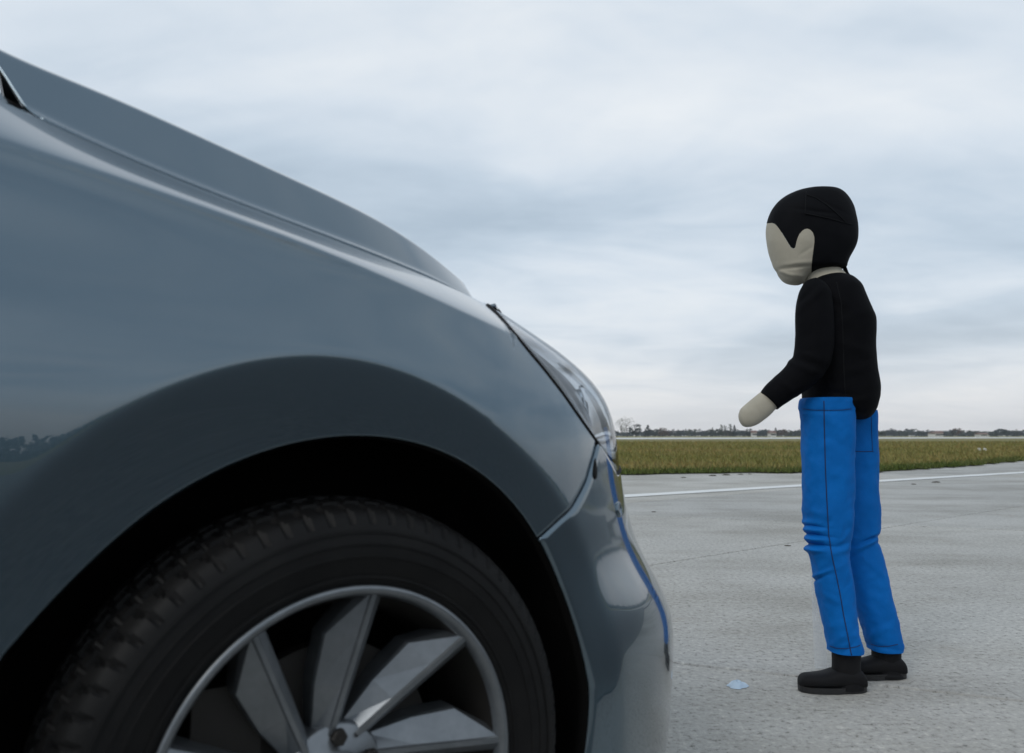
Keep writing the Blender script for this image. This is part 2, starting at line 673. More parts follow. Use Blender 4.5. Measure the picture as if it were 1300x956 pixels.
def blades():
    vs, fs, cs = [], [], []
    n = 0
    while n < 95000:
        Y = 14.5 * math.exp(rng.random() * 1.75)
        x = Y * (rng.random() * 0.80 - 0.06)
        y0 = np.interp(x, EX, EY)
        near = rng.random() < 0.10
        if near:
            x = rng.random() * 26 - 1
            y0 = np.interp(x, EX, EY)
            Y = y0 + abs(rng.normal()) * 0.35 - .05
        if Y < y0 - 0.12:
            continue
        n += 1
        hgt = (0.06 + 0.10 * rng.random() ** 2) * (1.0 + 0.012 * (Y - 15)) * (0.8 if near else 1)
        wdt = (0.007 + 0.010 * rng.random()) * (1 + 0.045 * (Y - 15))
        a = rng.random() * math.pi
        lx, ly = rng.normal(0, .5) * hgt, rng.normal(0, .5) * hgt
        dx, dy = math.cos(a) * wdt, math.sin(a) * wdt
        b = len(vs)
        vs += [(x - dx, Y - dy, 0.02), (x + dx, Y + dy, 0.02), (x + lx, Y + ly, 0.02 + hgt)]
        fs.append((b, b + 1, b + 2))
        g = 0.75 + 0.55 * rng.random()
        if near or Y - y0 < 1.3 * rng.random():
            tint = (0.42 * g, 0.58 * g, 0.42 * g, 1)
        elif rng.random() < .3:
            tint = (1.15 * g, 1.0 * g, 0.9 * g, 1)
        else:
            tint = (0.9 * g, 0.95 * g, 0.85 * g, 1)
        cs += [tint] * 3
    me = bpy.data.meshes.new('grass')
    me.from_pydata(vs, [], fs)
    ca = me.color_attributes.new('tint', 'FLOAT_COLOR', 'POINT')
    ca.data.foreach_set('color', np.array(cs, dtype=np.float32).ravel())
    me.materials.append(M['blade'])
    o = bpy.data.objects.new('grass', me)
    col.objects.link(o)
    kind(o, 'stuff', 'rough olive and brown grass beside the concrete')
    o['category'] = 'grass'


blades()

# far runway strip across the field
f0, f1 = np.array([21.9, 150.0]), np.array([100.4, 187.0])
fd = (f1 - f0) / np.linalg.norm(f1 - f0)
fn = np.array([-fd[1], fd[0]])
a, b = f0 - fd * 500, f0 + fd * 420
rw = sheet('far_runway', [a, b, b + fn * 60, a + fn * 130], 0.07, M['runway'])
kind(rw, 'structure')

# ------------------------------------------------------------------ the car
# car frame: x forward from the front axle, s towards the viewer from the centre line, z up
HEAD = R(26)
WX, WY = -0.185, 0.949            # front axle at the outer body side (s = 0.9), on the ground
fwv = np.array([math.cos(HEAD), math.sin(HEAD)])
sdv = np.array([math.sin(HEAD), -math.cos(HEAD)])
base = np.array([WX, WY]) - 0.9 * sdv
CAMX = float((-np.array([WX, WY])) @ fwv)
CAMS = float((-np.array([WX, WY])) @ sdv) + 0.9
car = empty('car', (base[0], base[1], 0), HEAD)
tag(car, 'blue grey metallic car seen from beside its front wheel', 'car')


def car_at_s(u, v, s):
    d = ray(u, v)
    d = np.array([d[:2] @ fwv, d[:2] @ sdv, d[2]])
    k = (s - CAMS) / d[1]
    return np.array([CAMX + k * d[0], s, EYE + k * d[2]])


def car_hit(u, v, fn):
    """where the line of sight through u, v meets the body side s = fn(x, z)"""
    d = ray(u, v)
    d = np.array([d[:2] @ fwv, d[:2] @ sdv, d[2]])
    k = np.linspace(.4, 3, 5000)
    Q = np.array([CAMX, CAMS, EYE]) + k[:, None] * d
    f = Q[:, 1] - fn(Q[:, 0], Q[:, 2])
    i = int(np.argmax(f < 0))
    w = f[i - 1] / (f[i - 1] - f[i])
    return Q[i - 1] + w * (Q[i] - Q[i - 1])


PM, XB, ZW = 3.6, -0.1, 0.339
ZX = np.array([(.10, .76), (.18, .78), (.282, .791), (.308, .794), (.344, .795), (.378, .796), (.401, .793), (.428, .779), (.471, .748), (.509, .719), (.542, .698), (.565, .690),
               (.597, .683), (.613, .676), (.651, .666), (.694, .662), (.728, .658), (.760, .650), (.788, .635), (.813, .617), (.835, .590), (.854, .559), (.873, .514), (.903, .460),
               (.932, .405), (.955, .361), (1.02, .28), (1.1, .18)])
_zz = np.linspace(.1, 1.1, 401)
_k = np.exp(-np.linspace(-2, 2, 61) ** 2)
_xx = np.convolve(np.pad(np.interp(_zz, ZX[:, 0], ZX[:, 1]), 30, mode='edge'), _k / _k.sum(), 'valid')


def Xf(z):
    return np.interp(z, _zz, _xx)


def s0(z):
    z = np.asarray(z, float)
    return .9 - .65 * np.clip(z - .75, 0, None) ** 2 - .12 * np.clip(.5 - z, 0, None) ** 2


def Gs(x, z):
    """half width of the body at station x, height z (plan: a superellipse nose)"""
    X = np.clip((x - XB) / (Xf(z) - XB), 0, 1)
    return s0(z) * np.clip(1 - X ** 2, 0, 1) ** (1 / PM)


def Gx(s, z):
    return XB + (Xf(z) - XB) * np.sqrt(np.clip(1 - np.abs(s / s0(z)) ** PM, 0, 1))


def polar(px, fn):
    Q = np.array([car_hit(u, v, fn) for u, v in px])
    return np.arctan2(Q[:, 2] - ZW, Q[:, 0]), np.hypot(Q[:, 0], Q[:, 2] - ZW)


_at, _ar = polar([(0, 835), (75, 755), (155, 685), (235, 622), (300, 585), (370, 562), (440, 553), (520, 563), (590, 592), (640, 628), (685, 690), (715, 760), (735, 830), (743, 866)],
                 lambda x, z: Gs(x, z) - .030)
_ac = np.polyfit(_at, _ar, 4)


def r_arch(th):
    return np.polyval(_ac, np.clip(th, R(3), R(154)))


_t1, _r1 = polar([(0, 655), (50, 612), (100, 570), (140, 538), (180, 510), (230, 482), (290, 462), (350, 451), (420, 447), (480, 456), (540, 478), (580, 506), (620, 540), (650, 569),
                  (680, 600), (705, 628), (720, 650), (745, 705), (758, 740), (770, 780), (782, 830)], Gs)
_ft = np.r_[R(-60), R(-20), _t1[::-1], R(165), R(200), R(240)]
_fr = np.r_[.46, .455, _r1[::-1], .462, .462, .465]
_ftt = np.linspace(R(-60), R(240), 600)
_frr = np.interp(_ftt, _ft, _fr)
for _ in range(2):
    _frr = np.convolve(np.pad(_frr, 26, mode='edge'), np.ones(53) / 53, 'valid')


def flare_in(x, z):
    """how far the lip of the wheel arch is drawn in below the crease of the flare"""
    th = np.arctan2(z - ZW, x)
    th = np.where(th < R(-90), th + 2 * math.pi, th)
    d = np.interp(th, _ftt, _frr) - np.hypot(x, z - ZW)
    w = 0.0038
    soft = w * np.logaddexp(0, d / w)
    return 0.34 * np.minimum(soft, 0.11)


_cr = np.array([car_hit(u, v, Gs) for u, v in [(0, 178), (104, 213), (208, 248), (277, 270), (346, 296), (415, 320), (460, 339), (507, 361), (560, 386), (613, 408), (640, 420)]])
_cc = np.polyfit(_cr[:, 0], _cr[:, 2], 3)


def z_crease(x):
    x = np.asarray(x, float)
    z = np.polyval(_cc, np.clip(x, -.4, .3))
    return z + np.where(x < -.4, 0.05 * (1 - np.exp((x + .4) / .2)), 0)


def seam_z(x):
    return np.polyval([-0.319439, 0.132350, -0.238214, 0.995697], np.clip(x, -.42, .27))


def seam_s(x):
    return np.polyval([-0.272372, -0.599017, -0.116932, 0.756026], np.clip(x, -.42, .27))


def S(x, z):
    """body side with the shoulder crease and the flare"""
    x, z = np.asarray(x, float), np.asarray(z, float)
    zc = z_crease(x)
    sc = Gs(x, zc)
    dd = np.clip(zc - z, 0, None)
    g = Gs(x, z) - (0.018 + 0.09 * np.clip(zc - .9, 0, .2)) * (1 - np.exp(-dd / 0.055)) * np.exp(-dd / 0.11)
    zs, ss = seam_z(x), seam_s(x)
    t = (z - zc) / np.maximum(zs - zc, 0.02)
    top = sc + (ss - sc) * np.clip(t, 0, 2.5) ** 1.15
    return np.where(z > zc, top, g) - flare_in(x, z)


def loc3(P):
    P = np.asarray(P, float)
    return np.stack([P[..., 0], -P[..., 1], P[..., 2]], -1)


def panel(name, P, material, parent=car, thick=0.012, both=False, smooth=True, out=(0.2, 1, 0.3)):
    """P: (nu, nv, 3) grid in car coordinates; a sheet-metal panel with folded edges"""
    res = []
    for sgn in ((1, -1) if both else (1,)):
        Q = np.array(P, float)
        Q[..., 1] *= sgn
        nu, nv = Q.shape[:2]
        V = loc3(Q).reshape(-1, 3)
        a, b = V.reshape(nu, nv, 3)[nu // 2, nv // 2], None
        G = V.reshape(nu, nv, 3)
        n = np.cross(G[nu // 2 + 1 if nu // 2 + 1 < nu else nu // 2, nv // 2] - a, G[nu // 2, nv // 2 + 1 if nv // 2 + 1 < nv else nv // 2] - a)
        o3 = np.array([out[0], -out[1] * sgn, out[2]])
        o = mesh_obj(name, V, grid_faces(nu, nv, flip=bool(n @ o3 < 0)), material, parent, smooth)
        if thick:
            md = o.modifiers.new('edge', 'SOLIDIFY')
            md.thickness = thick
            md.offset = -1
            md.use_even_offset = False
        res.append(o)
    return res[0] if len(res) == 1 else res


def coons(b0, b1, l0, l1, nu, nv, f0=0.0, f1=1.0, g0=0.0, g1=1.0):
    """b0,b1: (nu,2) bottom / top curves, l0,l1: (nv,2) start / end curves"""
    u = np.linspace(0, 1, nu)[:, None, None]
    v = np.linspace(0, 1, nv)[None, :, None]
    D = (1 - v) * b0[:, None] + v * b1[:, None] + (1 - u) * l0[None] + u * l1[None] \
        - ((1 - u) * (1 - v) * b0[0] + u * (1 - v) * b0[-1] + (1 - u) * v * b1[0] + u * v * b1[-1])
    return D


def resample(pts, n):
    pts = np.asarray(pts, float)
    d = np.r_[0, np.cumsum(np.linalg.norm(np.diff(pts, axis=0), axis=1))]
    t = np.linspace(0, d[-1], n)
    return np.stack([np.interp(t, d, pts[:, k]) for k in range(pts.shape[1])], 1)


def trace(px, n):
    """smooth curve on the body through the points seen at px"""
    px = resample(np.array(px, float), n * 4)
    k = np.ones(9) / 9
    px[4:-4] = np.stack([np.convolve(px[:, i], k, 'valid') for i in range(2)], 1)
    return resample(np.array([car_hit(u, v, S) for u, v in px]), n)


LAMP3 = trace([(614, 382.5), (627, 394), (640, 408), (656, 427), (673, 448), (690, 468), (715, 500), (740, 536), (758, 561), (771, 581), (783, 603)], 45)
LAMP = LAMP3[:, [0, 2]]
BSEAM3 = trace([(758, 564), (755, 577), (751, 591), (745, 612), (734, 633), (725, 648), (711, 660), (697, 673), (688, 681)], 24)
BSEAM = BSEAM3[:, [0, 2]]
_tb = math.atan2(BSEAM[-1, 1] - ZW, BSEAM[-1, 0])
BSEAM[-1] = (r_arch(_tb) * math.cos(_tb), ZW + r_arch(_tb) * math.sin(_tb))
KL = int(np.argmin(np.linalg.norm(LAMP - BSEAM[0], axis=1)))      # where the bumper's shut line leaves the lamp
XD = -0.50                        # front edge of the door

# --- front fender: a patch between the arch lip and the seams
TH0, TH1 = math.atan2(BSEAM[-1, 1] - ZW, BSEAM[-1, 0]), R(203)
nu, nv = 300, 110
th = np.linspace(TH0, TH1, nu)
ra = r_arch(th)
inner = np.stack([ra * np.cos(th), ZW + ra * np.sin(th)], 1)
inner[0] = BSEAM[-1]
xs_top = np.linspace(LAMP[0, 0], XD, 80)
outer_poly = np.vstack([BSEAM[:1], LAMP[KL - 1::-1], np.stack([xs_top[1:], np.where(xs_top[1:] < -.42, seam_z(-.42) + (-.42 - xs_top[1:]) * .25, seam_z(xs_top[1:]))], 1),
                        [(XD, .9), (XD, .6), (XD, .35), (XD, .2)]])
op = resample(outer_poly, 1500)
oth = np.arctan2(op[:, 1] - ZW, op[:, 0])
oth = np.where(oth < -0.5, oth + 2 * math.pi, oth)
# spread the outer samples so that grid lines run roughly radially
target = oth[0] + (th - TH0) / (TH1 - TH0) * (oth[-1] - oth[0])
idx = np.interp(target, np.maximum.accumulate(oth + np.arange(len(oth)) * 1e-9), np.arange(len(oth)))
idx[0], idx[-1] = 0, len(oth) - 1
outer = np.stack([np.interp(idx, np.arange(len(op)), op[:, k]) for k in range(2)], 1)
side0 = resample(BSEAM[::-1], nv)
side1 = resample([inner[-1], (XD, .2)], nv)
D = coons(inner, outer, side0, side1, nu, nv)
D = D[1:, :]                       # leave the shut line to the bumper open
ln = np.linalg.norm(np.diff(D, axis=1), axis=2).sum(1)
D2 = D.copy()
for i in range(len(D)):            # draw the outer edge in by the width of the shut line
    q_ = np.linspace(0, (nv - 1) * (1 - .0018 / ln[i]), nv)
    for k in range(2):
        D2[i, :, k] = np.interp(q_, np.arange(nv), D[i, :, k])
D = D2
P = np.stack([D[..., 0], S(D[..., 0], D[..., 1]), D[..., 1]], -1)
fender = panel('fender', P, M['paint'], both=True)
lip = [loc3(p) for p in P[:, 0]]


# --- bonnet
CR_PX = [(0, 62), (50, 83.5), (100, 105), (150, 126.5), (200, 148), (250, 170), (300, 192.5), (350, 216), (400, 239), (436, 257), (471, 274),
         (500, 290), (525, 306), (549, 324), (571, 343), (590, 360), (599, 366)]
crest = []
for (u, v) in CR_PX:
    s = .68
    for _ in range(6):
        p = car_at_s(u, v, s)
        s = float(seam_s(p[0])) - .055 - .03 * max(0, (p[0] + .1))
    crest.append(p)
crest = np.array(crest)
cz = np.polyfit(crest[:, 0], crest[:, 2] + .002, 6)
XT = float(LAMP3[0, 0])            # where the seam meets the lamp


def front_edge(s):
    """front edge of the bonnet over the lamps and the grille: height, station"""
    z = .925 + .017 * np.clip(s / .68, 0, 1) ** 2
    return Gx(s, z), z


sfe = np.linspace(float(seam_s(XT)) - .004, 0, 60)
xfe, zfe = front_edge(sfe)
xfe = np.maximum.accumulate(np.maximum(xfe, XT))
NB = 90
cols_ = []
xs = np.r_[np.linspace(-.50, XT, 130), xfe[1:]]
for i, x in enumerate(xs):
    if x <= XT and i < 130:
        se, ze = float(seam_s(x)) - .004, float(seam_z(x)) + .003 * min(1, max(0, (.25 - x) / .1))
    else:
        k = i - 129
        se, ze = sfe[k], zfe[k]
    zk = float(np.polyval(cz, np.clip(x, -.415, .256)) - .38 * min(0, x + .415)) if x <= .256 else float(np.polyval(cz, .256)) + (x - .256) * -.7
    dk = .055 + .03 * max(0, x + .1)
    fb = min(max((x - .252) / .025, 0), 1)
    fb = fb * fb * (3 - 2 * fb)
    zk = max(zk * (1 - fb) + (ze + .002) * fb, ze + .002)
    sk = max(se - dk, se * .5)
    # lip at the seam, steep flank, rolled crest, nearly flat top
    t = np.linspace(0, 1, NB)
    sec_s = np.where(t < .5, se + (sk - se) * (t / .5), sk * (1 - (t - .5) / .5))
    w = np.clip((se - sec_s) / max(se - sk, 1e-4), 0, 1)
    prof = np.where(w < .28, .10 * w / .28, .10 + .90 * ((w - .28) / .72))
    prof = np.convolve(np.pad(prof, 4, mode='edge'), np.ones(9) / 9, 'valid')
    rollz = zk + .012 * (1 - np.exp(-np.clip(sk - sec_s, 0, None) / .05)) + .018 * np.clip(1 - sec_s / max(sk, 1e-3), 0, 1)
    fade = 1.0 if x < .24 else max(0.0, 1 - ((x - .24) / max(xs[-1] - .24, 1e-3)) ** 2)
    zz_ = ze + (np.where(sec_s < sk, rollz, zk) - ze) * np.where(sec_s < sk, 1, prof)
    if x > XT:
        zz_ = ze + (zz_ - ze) * fade
    cols_.append(np.stack([np.full(NB, x), sec_s, zz_], 1))
BN = np.array(cols_)
# trailing edge: sweeps back towards the middle; every row starts on it
out_ = np.zeros_like(BN)
XJ = -.22
for j in range(NB):
    row = BN[:, j]
    sj = float(np.interp(-.39, row[:130, 0], row[:130, 1]))
    xr = -.338 - min(max((.735 - sj) / .058, 0), 1) * .088 - max(.677 - sj, 0) * .06
    xn = row[:, 0].copy()
    b_ = xn < XJ
    xn[b_] = xr + (xn[b_] + .5) / (XJ + .5) * (XJ - xr)
    out_[:, j] = row
    for k in range(3):
        out_[b_, j, k] = np.interp(xn[b_], row[:130, 0], row[:130, k])
# both halves in one panel
full = np.concatenate([out_, (out_ * np.array([1, -1, 1]))[:, ::-1][:, 1:]], 1)
bonnet = panel('bonnet', full, M['paint'], thick=0.005, out=(0.2, 0, 1))


# --- front bumper cover
def front_point(s, z):
    x = Gx(s, z)
    return np.stack([x, s - flare_in(x, z), z], -1)


def to_sz(xz):
    xz = np.asarray(xz, float)
    return np.stack([Gs(xz[:, 0], xz[:, 1]), xz[:, 1]], 1)


nb, nh = 150, 150
tha = np.linspace(TH0, R(-24), 60)
raa = r_arch(tha)
archf = np.stack([raa * np.cos(tha), ZW + raa * np.sin(tha)], 1)
left_xz = np.vstack([BSEAM, archf[2:]])
left = resample(to_sz(left_xz), nh)
zb = left[-1, 1]
low_lamp = to_sz(LAMP[KL:])
low_lamp[0] = left[0]
topc = np.vstack([low_lamp, [(.50, .668), (.36, .690), (.20, .700), (0, .703)]])
top = resample(topc, nb)
bot = resample(np.stack([np.linspace(left[-1, 0], 0, 30), np.full(30, zb)], 1), nb)
right = resample([(0, .703), (0, zb)], nh)
D = coons(top, bot, left, right, nb, nh)
Pb = front_point(D[..., 0], D[..., 1])
Pb[0, :, 1] -= 0.0015
fullb = np.concatenate([Pb, (Pb * np.array([1, -1, 1]))[::-1][1:]], 0)
bumper = panel('front_bumper', fullb, M['paint'], thick=0.010, out=(1, 0, 0))


# --- grilles, fog lamp frames, chrome on the nose (real depth, set into the bumper face)
def nose_patch(name, s0_, s1_, z0_, z1_, off, material, parent, thick=0.01, ns=40, nz_=10):
    s = np.linspace(s0_, s1_, ns)
    z = np.linspace(z0_, z1_, nz_)
    SSg, ZZg = np.meshgrid(s, z, indexing='ij')
    Pn = np.stack([Gx(SSg, ZZg) + off, SSg, ZZg], -1)
    return panel(name, Pn, material, parent, thick, out=(1, 0, 0))


gr = nose_patch('upper_grille', -.335, .335, .715, .90, -.006, M['plastic'], car)
for k in range(6):
    z = .735 + k * .027
    nose_patch('grille_slat', -.32, .32, z, z + .009, .012, M['plastic'], gr, .016, 40, 3)
for (z, hgt) in ((.900, .014), (.704, .012)):
    nose_patch('chrome_strip', -.345, .345, z, z + hgt, .014, M['chrome'], gr, .014, 40, 4)
lg = nose_patch('lower_grille', -.34, .34, .275, .375, .002, M['plastic'], car)
for k in range(4):
    z = .285 + k * .022
    nose_patch('grille_slat', -.33, .33, z, z + .007, .008, M['plastic'], lg, .008, 40, 3)
nose_patch('splitter', -.52, .52, .195, .225, .004, M['plastic'], car, .012, 60, 4)


def disc_on_nose(name, s, z, rad, material, parent, off=0.002, sgn=1):
    """a small round plug following the bumper's face"""
    p = front_point(np.array(s), np.array(z))
    ps = front_point(np.array(s + .004), np.array(z)) - p
    pz = front_point(np.array(s), np.array(z + .004)) - p
    a = ps / np.linalg.norm(ps)
    b = pz - (pz @ a) * a
    b /= np.linalg.norm(b)
    n = np.cross(a, b)
    if n[0] < 0:
        n = -n
    rings = [(1.0, -.002), (1.0, off * .6), (.86, off), (.70, off), (.66, off - .0012), (.001, off - .0008)]
    vs_, K = [], 28
    for k in range(K):
        t = 2 * math.pi * k / K
        for r_, h_ in rings:
            q = p + rad * r_ * (a * math.cos(t) + b * math.sin(t)) + n * h_
            vs_.append((q[0], -q[1] * sgn, q[2]))
    return mesh_obj(name, vs_, grid_faces(K, len(rings), True), material, parent)


_ps = car_hit(785, 647, Gs)
_wc = car_hit(755, 595, Gs)
for sg in (1, -1):
    disc_on_nose('parking_sensor', float(_ps[1]), float(_ps[2]), .013, M['paint'], bumper, .0035, sg)
    disc_on_nose('parking_sensor', .30, .585, .013, M['paint'], bumper, .0035, sg)

# teardrop cap of the headlamp washer, by the shut line under the lamp
for sg in (1, -1):
    K = 30
    ring, vs_ = [], []
    for k in range(K):
        t = 2 * math.pi * k / K
        hz = -math.cos(t)
        hs = math.sin(t) * (0.55 + 0.45 * -hz)
        ring.append((hs, hz))
    ctr = np.array([_wc[1], _wc[2]])
    for q_, off in ((1.0, .0002), (.93, .0016), (.5, .0022), (.01, .0024)):
        for hs, hz in ring:
            s_ = ctr[0] + hs * .0062 * q_ + (-hz) * .002
            z_ = ctr[1] + hz * .0165 * q_
            p = front_point(np.array(s_), np.array(z_))
            vs_.append((p[0] + off * .6, -(p[1] + off) * sg, p[2]))
    fs_ = []
    for i in range(3):
        for k in range(K):
            k2 = (k + 1) % K
            fs_.append((i * K + k, i * K + k2, (i + 1) * K + k2, (i + 1) * K + k))
    mesh_obj('washer_cap', vs_, fs_, M['seal'], bumper)


# --- headlamps
def lamp_domain(n1, n2):
    lft = resample(LAMP3, n2)[:, 1:3] + np.array([-.0022, 0])
    s_t = np.linspace(lft[0, 0], .37, n1)
    tp = np.stack([s_t, front_edge(s_t)[1] - .003], 1)
    tp[0] = lft[0]
    bt = resample(np.vstack([[lft[-1]], [(.50, .675), (.37, .712)]]), n1)
    rt = resample([tp[-1], bt[-1]], n2)
    return coons(tp, bt, lft, rt, n1, n2)


LD = lamp_domain(50, 70)
LP_ = np.stack([Gx(LD[..., 0], LD[..., 1]), LD[..., 0], LD[..., 1]], -1)
_dx = resample(LAMP3, 70)[:, 0] - LP_[0, :, 0]
LP_[..., 0] += _dx[None] * np.exp(-np.linspace(0, 1, 50)[:, None] / .12)
for sg in (1, -1):
    lp = empty('headlamp')
    lp.parent = car
    lp.empty_display_size = .02
    Q = LP_ * np.array([1, sg, 1])
    gl = panel('lamp_cover', Q, M['lens'], lp, 0, out=(1, .5 * sg, 0))
    # bowl behind the cover, drawn in towards its middle
    u = np.linspace(0, 1, 50)[:, None]
    v = np.linspace(0, 1, 70)[None]
    dep = np.clip(np.minimum(np.minimum(u, 1 - u) * 50 / 9, np.minimum(v, 1 - v) * 70 / 8), 0, 1)
    dep = .002 + .040 * (dep * dep * (3 - 2 * dep))
    H = LP_.copy()
    H[..., 0] -= dep * .75
    H[..., 1] -= dep * .55
    panel('lamp_housing', H * np.array([1, sg, 1]), M['silver'], lp, 0, out=(1, .5 * sg, 0))
    # dark rim along the edge of the cover
    rim_pts = np.vstack([LP_[0, 3:], LP_[1:, -1], LP_[-1, ::-1][1:], LP_[::-1, 0][1:-2]])
    mb = MB()
    mb.tube([(p[0] - .0005, -(p[1] - .0005) * sg, p[2]) for p in rim_pts[::2]], .0042, 8)
    mb.build('lamp_bezel', M['seal'], lp)
    # projector barrels and the light guide
    for (uu, vv, rr) in ((.40, .55, .024),):
        c = LP_[int(uu * 49), int(vv * 69)] - np.array([.048, .036, .004])
        mb = MB()
        K = 36
        prof = [(rr * 1.12, .020), (rr * 1.12, .026), (rr * .98, .026), (rr * .86, .004), (rr * .80, .002), (rr * .7, .012), (rr * .4, .020), (.0005, .023)]
        n = np.array([.88, .42, .2])
        n /= np.linalg.norm(n)
        a_ = np.cross(n, [0, 0, 1])
        a_ /= np.linalg.norm(a_)
        b_ = np.cross(n, a_)
        vs_ = []
        for k in range(K):
            t = 2 * math.pi * k / K
            for r_, d_ in prof:
                q = c + n * d_ + r_ * (a_ * math.cos(t) + b_ * math.sin(t))
                vs_.append((q[0], -q[1] * sg, q[2]))
        mb.add(vs_, grid_faces(K, len(prof), True))
        mb.build('projector', M['chrome'], lp)


# --- wheel housing (dark liner round the tyre)
for sg in (1, -1):
    for xc, nm in ((0, 'wheel_housing'), (-2.65, 'wheel_housing')):
        K = 60
        vs_ = []
        prof = [(-.002, .0), (-.003, -.02), (.014, -.06), (.016, -.30)]
        for k in range(K):
            t = R(-40) + (R(220) - R(-40)) * k / (K - 1)
            rr = float(r_arch(np.array(min(max(t, 0), math.pi))))
            x, z = rr * math.cos(t), ZW + rr * math.sin(t)
            sb = float(S(np.array(x if xc == 0 else -.3), np.array(z))) if xc == 0 else .872
            for dr, ds in prof:
                q = rr + dr
                vs_.append((xc + q * math.cos(t), -(sb + ds) * sg, ZW + q * math.sin(t)))
        n0 = len(vs_)
        fs_ = grid_faces(K, len(prof))
        vs_.append((xc, -.55 * sg, ZW))
        for k in range(K - 1):
            fs_.append((k * 4 + 3, (k + 1) * 4 + 3, n0))
        mesh_obj(nm, vs_, fs_, M['liner'], car)


# --- wheels
RT, RR = .317, .228


def tyre_mesh():
    # profile: (radius, offset along the axle, outwards positive)
    out = [(.219, .084), (.226, .090), (.231, .0925), (.236, .094), (.2368, .0962), (.240, .0962), (.2408, .0948), (.252, .0985), (.262, .1005), (.2626, .1018), (.2648, .1018), (.2654, .1008), (.276, .1005), (.2766, .1016), (.2785, .1016), (.279, .1005),
           (.290, .0985), (.2906, .0998), (.2935, .0995), (.294, .098), (.301, .0955), (.3065, .0925), (.3115, .089), (.3160, .084), (.3190, .077), (.3215, .069), (.3232, .062)]
    mid = [(.3135, .060), (.3135, .052), (.3255, .050), (.3275, .036), (.3285, .024), (.319, .022), (.319, .013), (.3293, .011), (.3298, 0.0)]
    half = out + mid
    prof = half + [(r_, -w) for r_, w in half[::-1][1:]]
    K = 72 * 8
    vs_ = []
    for k in range(K):
        for i, (r_, w) in enumerate(prof):
            t = 2 * math.pi * k / K
            # slanted lateral grooves through the shoulder and the centre ribs
            r2 = r_
            if abs(w) > .051 and r_ > .3062 and (k + abs(w) * 90) % 8 < 1.5:
                r2 = r_ - .0055
            elif abs(w) < .051 and r_ > .322 and (k + w * 190) % 8 < 1.8:
                r2 = r_ - .008
            # the tyre flattens where it stands on the concrete
            if r2 * math.sin(t) < -.3165:
                r2 = -.3165 / math.sin(t)
            vs_.append((r2 * math.cos(t), -w, r2 * math.sin(t)))
    me = bpy.data.meshes.new('tyre')
    me.from_pydata(vs_, [], grid_faces(K, len(prof), True))
    me.polygons.foreach_set('use_smooth', [True] * len(me.polygons))
    me.materials.append(M['rubber'])
    me.update()
    bm = bmesh.new()
    bm.from_mesh(me)
    for e_ in bm.edges:
        if len(e_.link_faces) == 2 and e_.calc_face_angle(0) > R(28):
            e_.smooth = False
    bm.to_mesh(me)
    bm.free()
    return me


def rim_mesh():
    prof = [(.2225, .080), (.2275, .0885), (.2285, .0925), (.2275, .0955), (.2235, .0965), (.2195, .0945), (.2155, .0880), (.2135, .0800)]
    K = 120
    vs_ = []
    for k in range(K):
        t = 2 * math.pi * k / K
        for r_, w in prof:
            vs_.append((r_ * math.cos(t), -w, r_ * math.sin(t)))
    me = bpy.data.meshes.new('rim')
    me.from_pydata(vs_, [], grid_faces(K, len(prof), True))
    me.polygons.foreach_set('use_smooth', [True] * len(me.polygons))
    me.materials.append(M['alloy'])
    return me


def spoke_mesh():
    """faceted spoke along +x: wide bevelled flank, ridge, narrow flank"""
    st = [(.048, .018, .012, .060, .016), (.105, .033, .014, .070, .011), (.165, .040, .015, .0805, .005), (.2170, .012, .016, .0895, .0)]
    vs_ = []
    for r_, wl, wr, top_, rg in st:
        # cross-section, y is across the spoke
        sec = [(rg + wl, top_ - .055), (rg + wl, top_ - .024), (rg + wl * .95, top_ - .019), (rg + .0030, top_ - .0035), (rg + .0015, top_), (rg - .0045, top_), (rg - .0055, top_ - .002), (rg - wr, top_ - .010), (rg - wr * 1.15, top_ - .018), (rg - wr * 1.2, top_ - .055)]
        for y, h_ in sec:
            vs_.append((r_, y, h_))
    n = 10
    fs_ = []
    for i in range(len(st) - 1):
        for k in range(n):
            k2 = (k + 1) % n
            fs_.append((i * n + k, (i + 1) * n + k, (i + 1) * n + k2, i * n + k2))
    # x radial, y across (in wheel plane), h outward -> wheel local: (x, -h, y)
    me = bpy.data.meshes.new('spoke')
    me.from_pydata([(x, -h_, y) for x, y, h_ in vs_], [], fs_)
    me.materials.append(M['alloy'])
    me.update()
    return me


T_ME, R_ME, S_ME = tyre_mesh(), rim_mesh(), spoke_mesh()


def lathe(name, prof, K, m, parent, smooth=True):
    vs_ = []
    for k in range(K):
        t = 2 * math.pi * k / K
        for r_, w in prof:
            vs_.append((r_ * math.cos(t), -w, r_ * math.sin(t)))
    return mesh_obj(name, vs_, grid_faces(K, len(prof), True), m, parent, smooth)


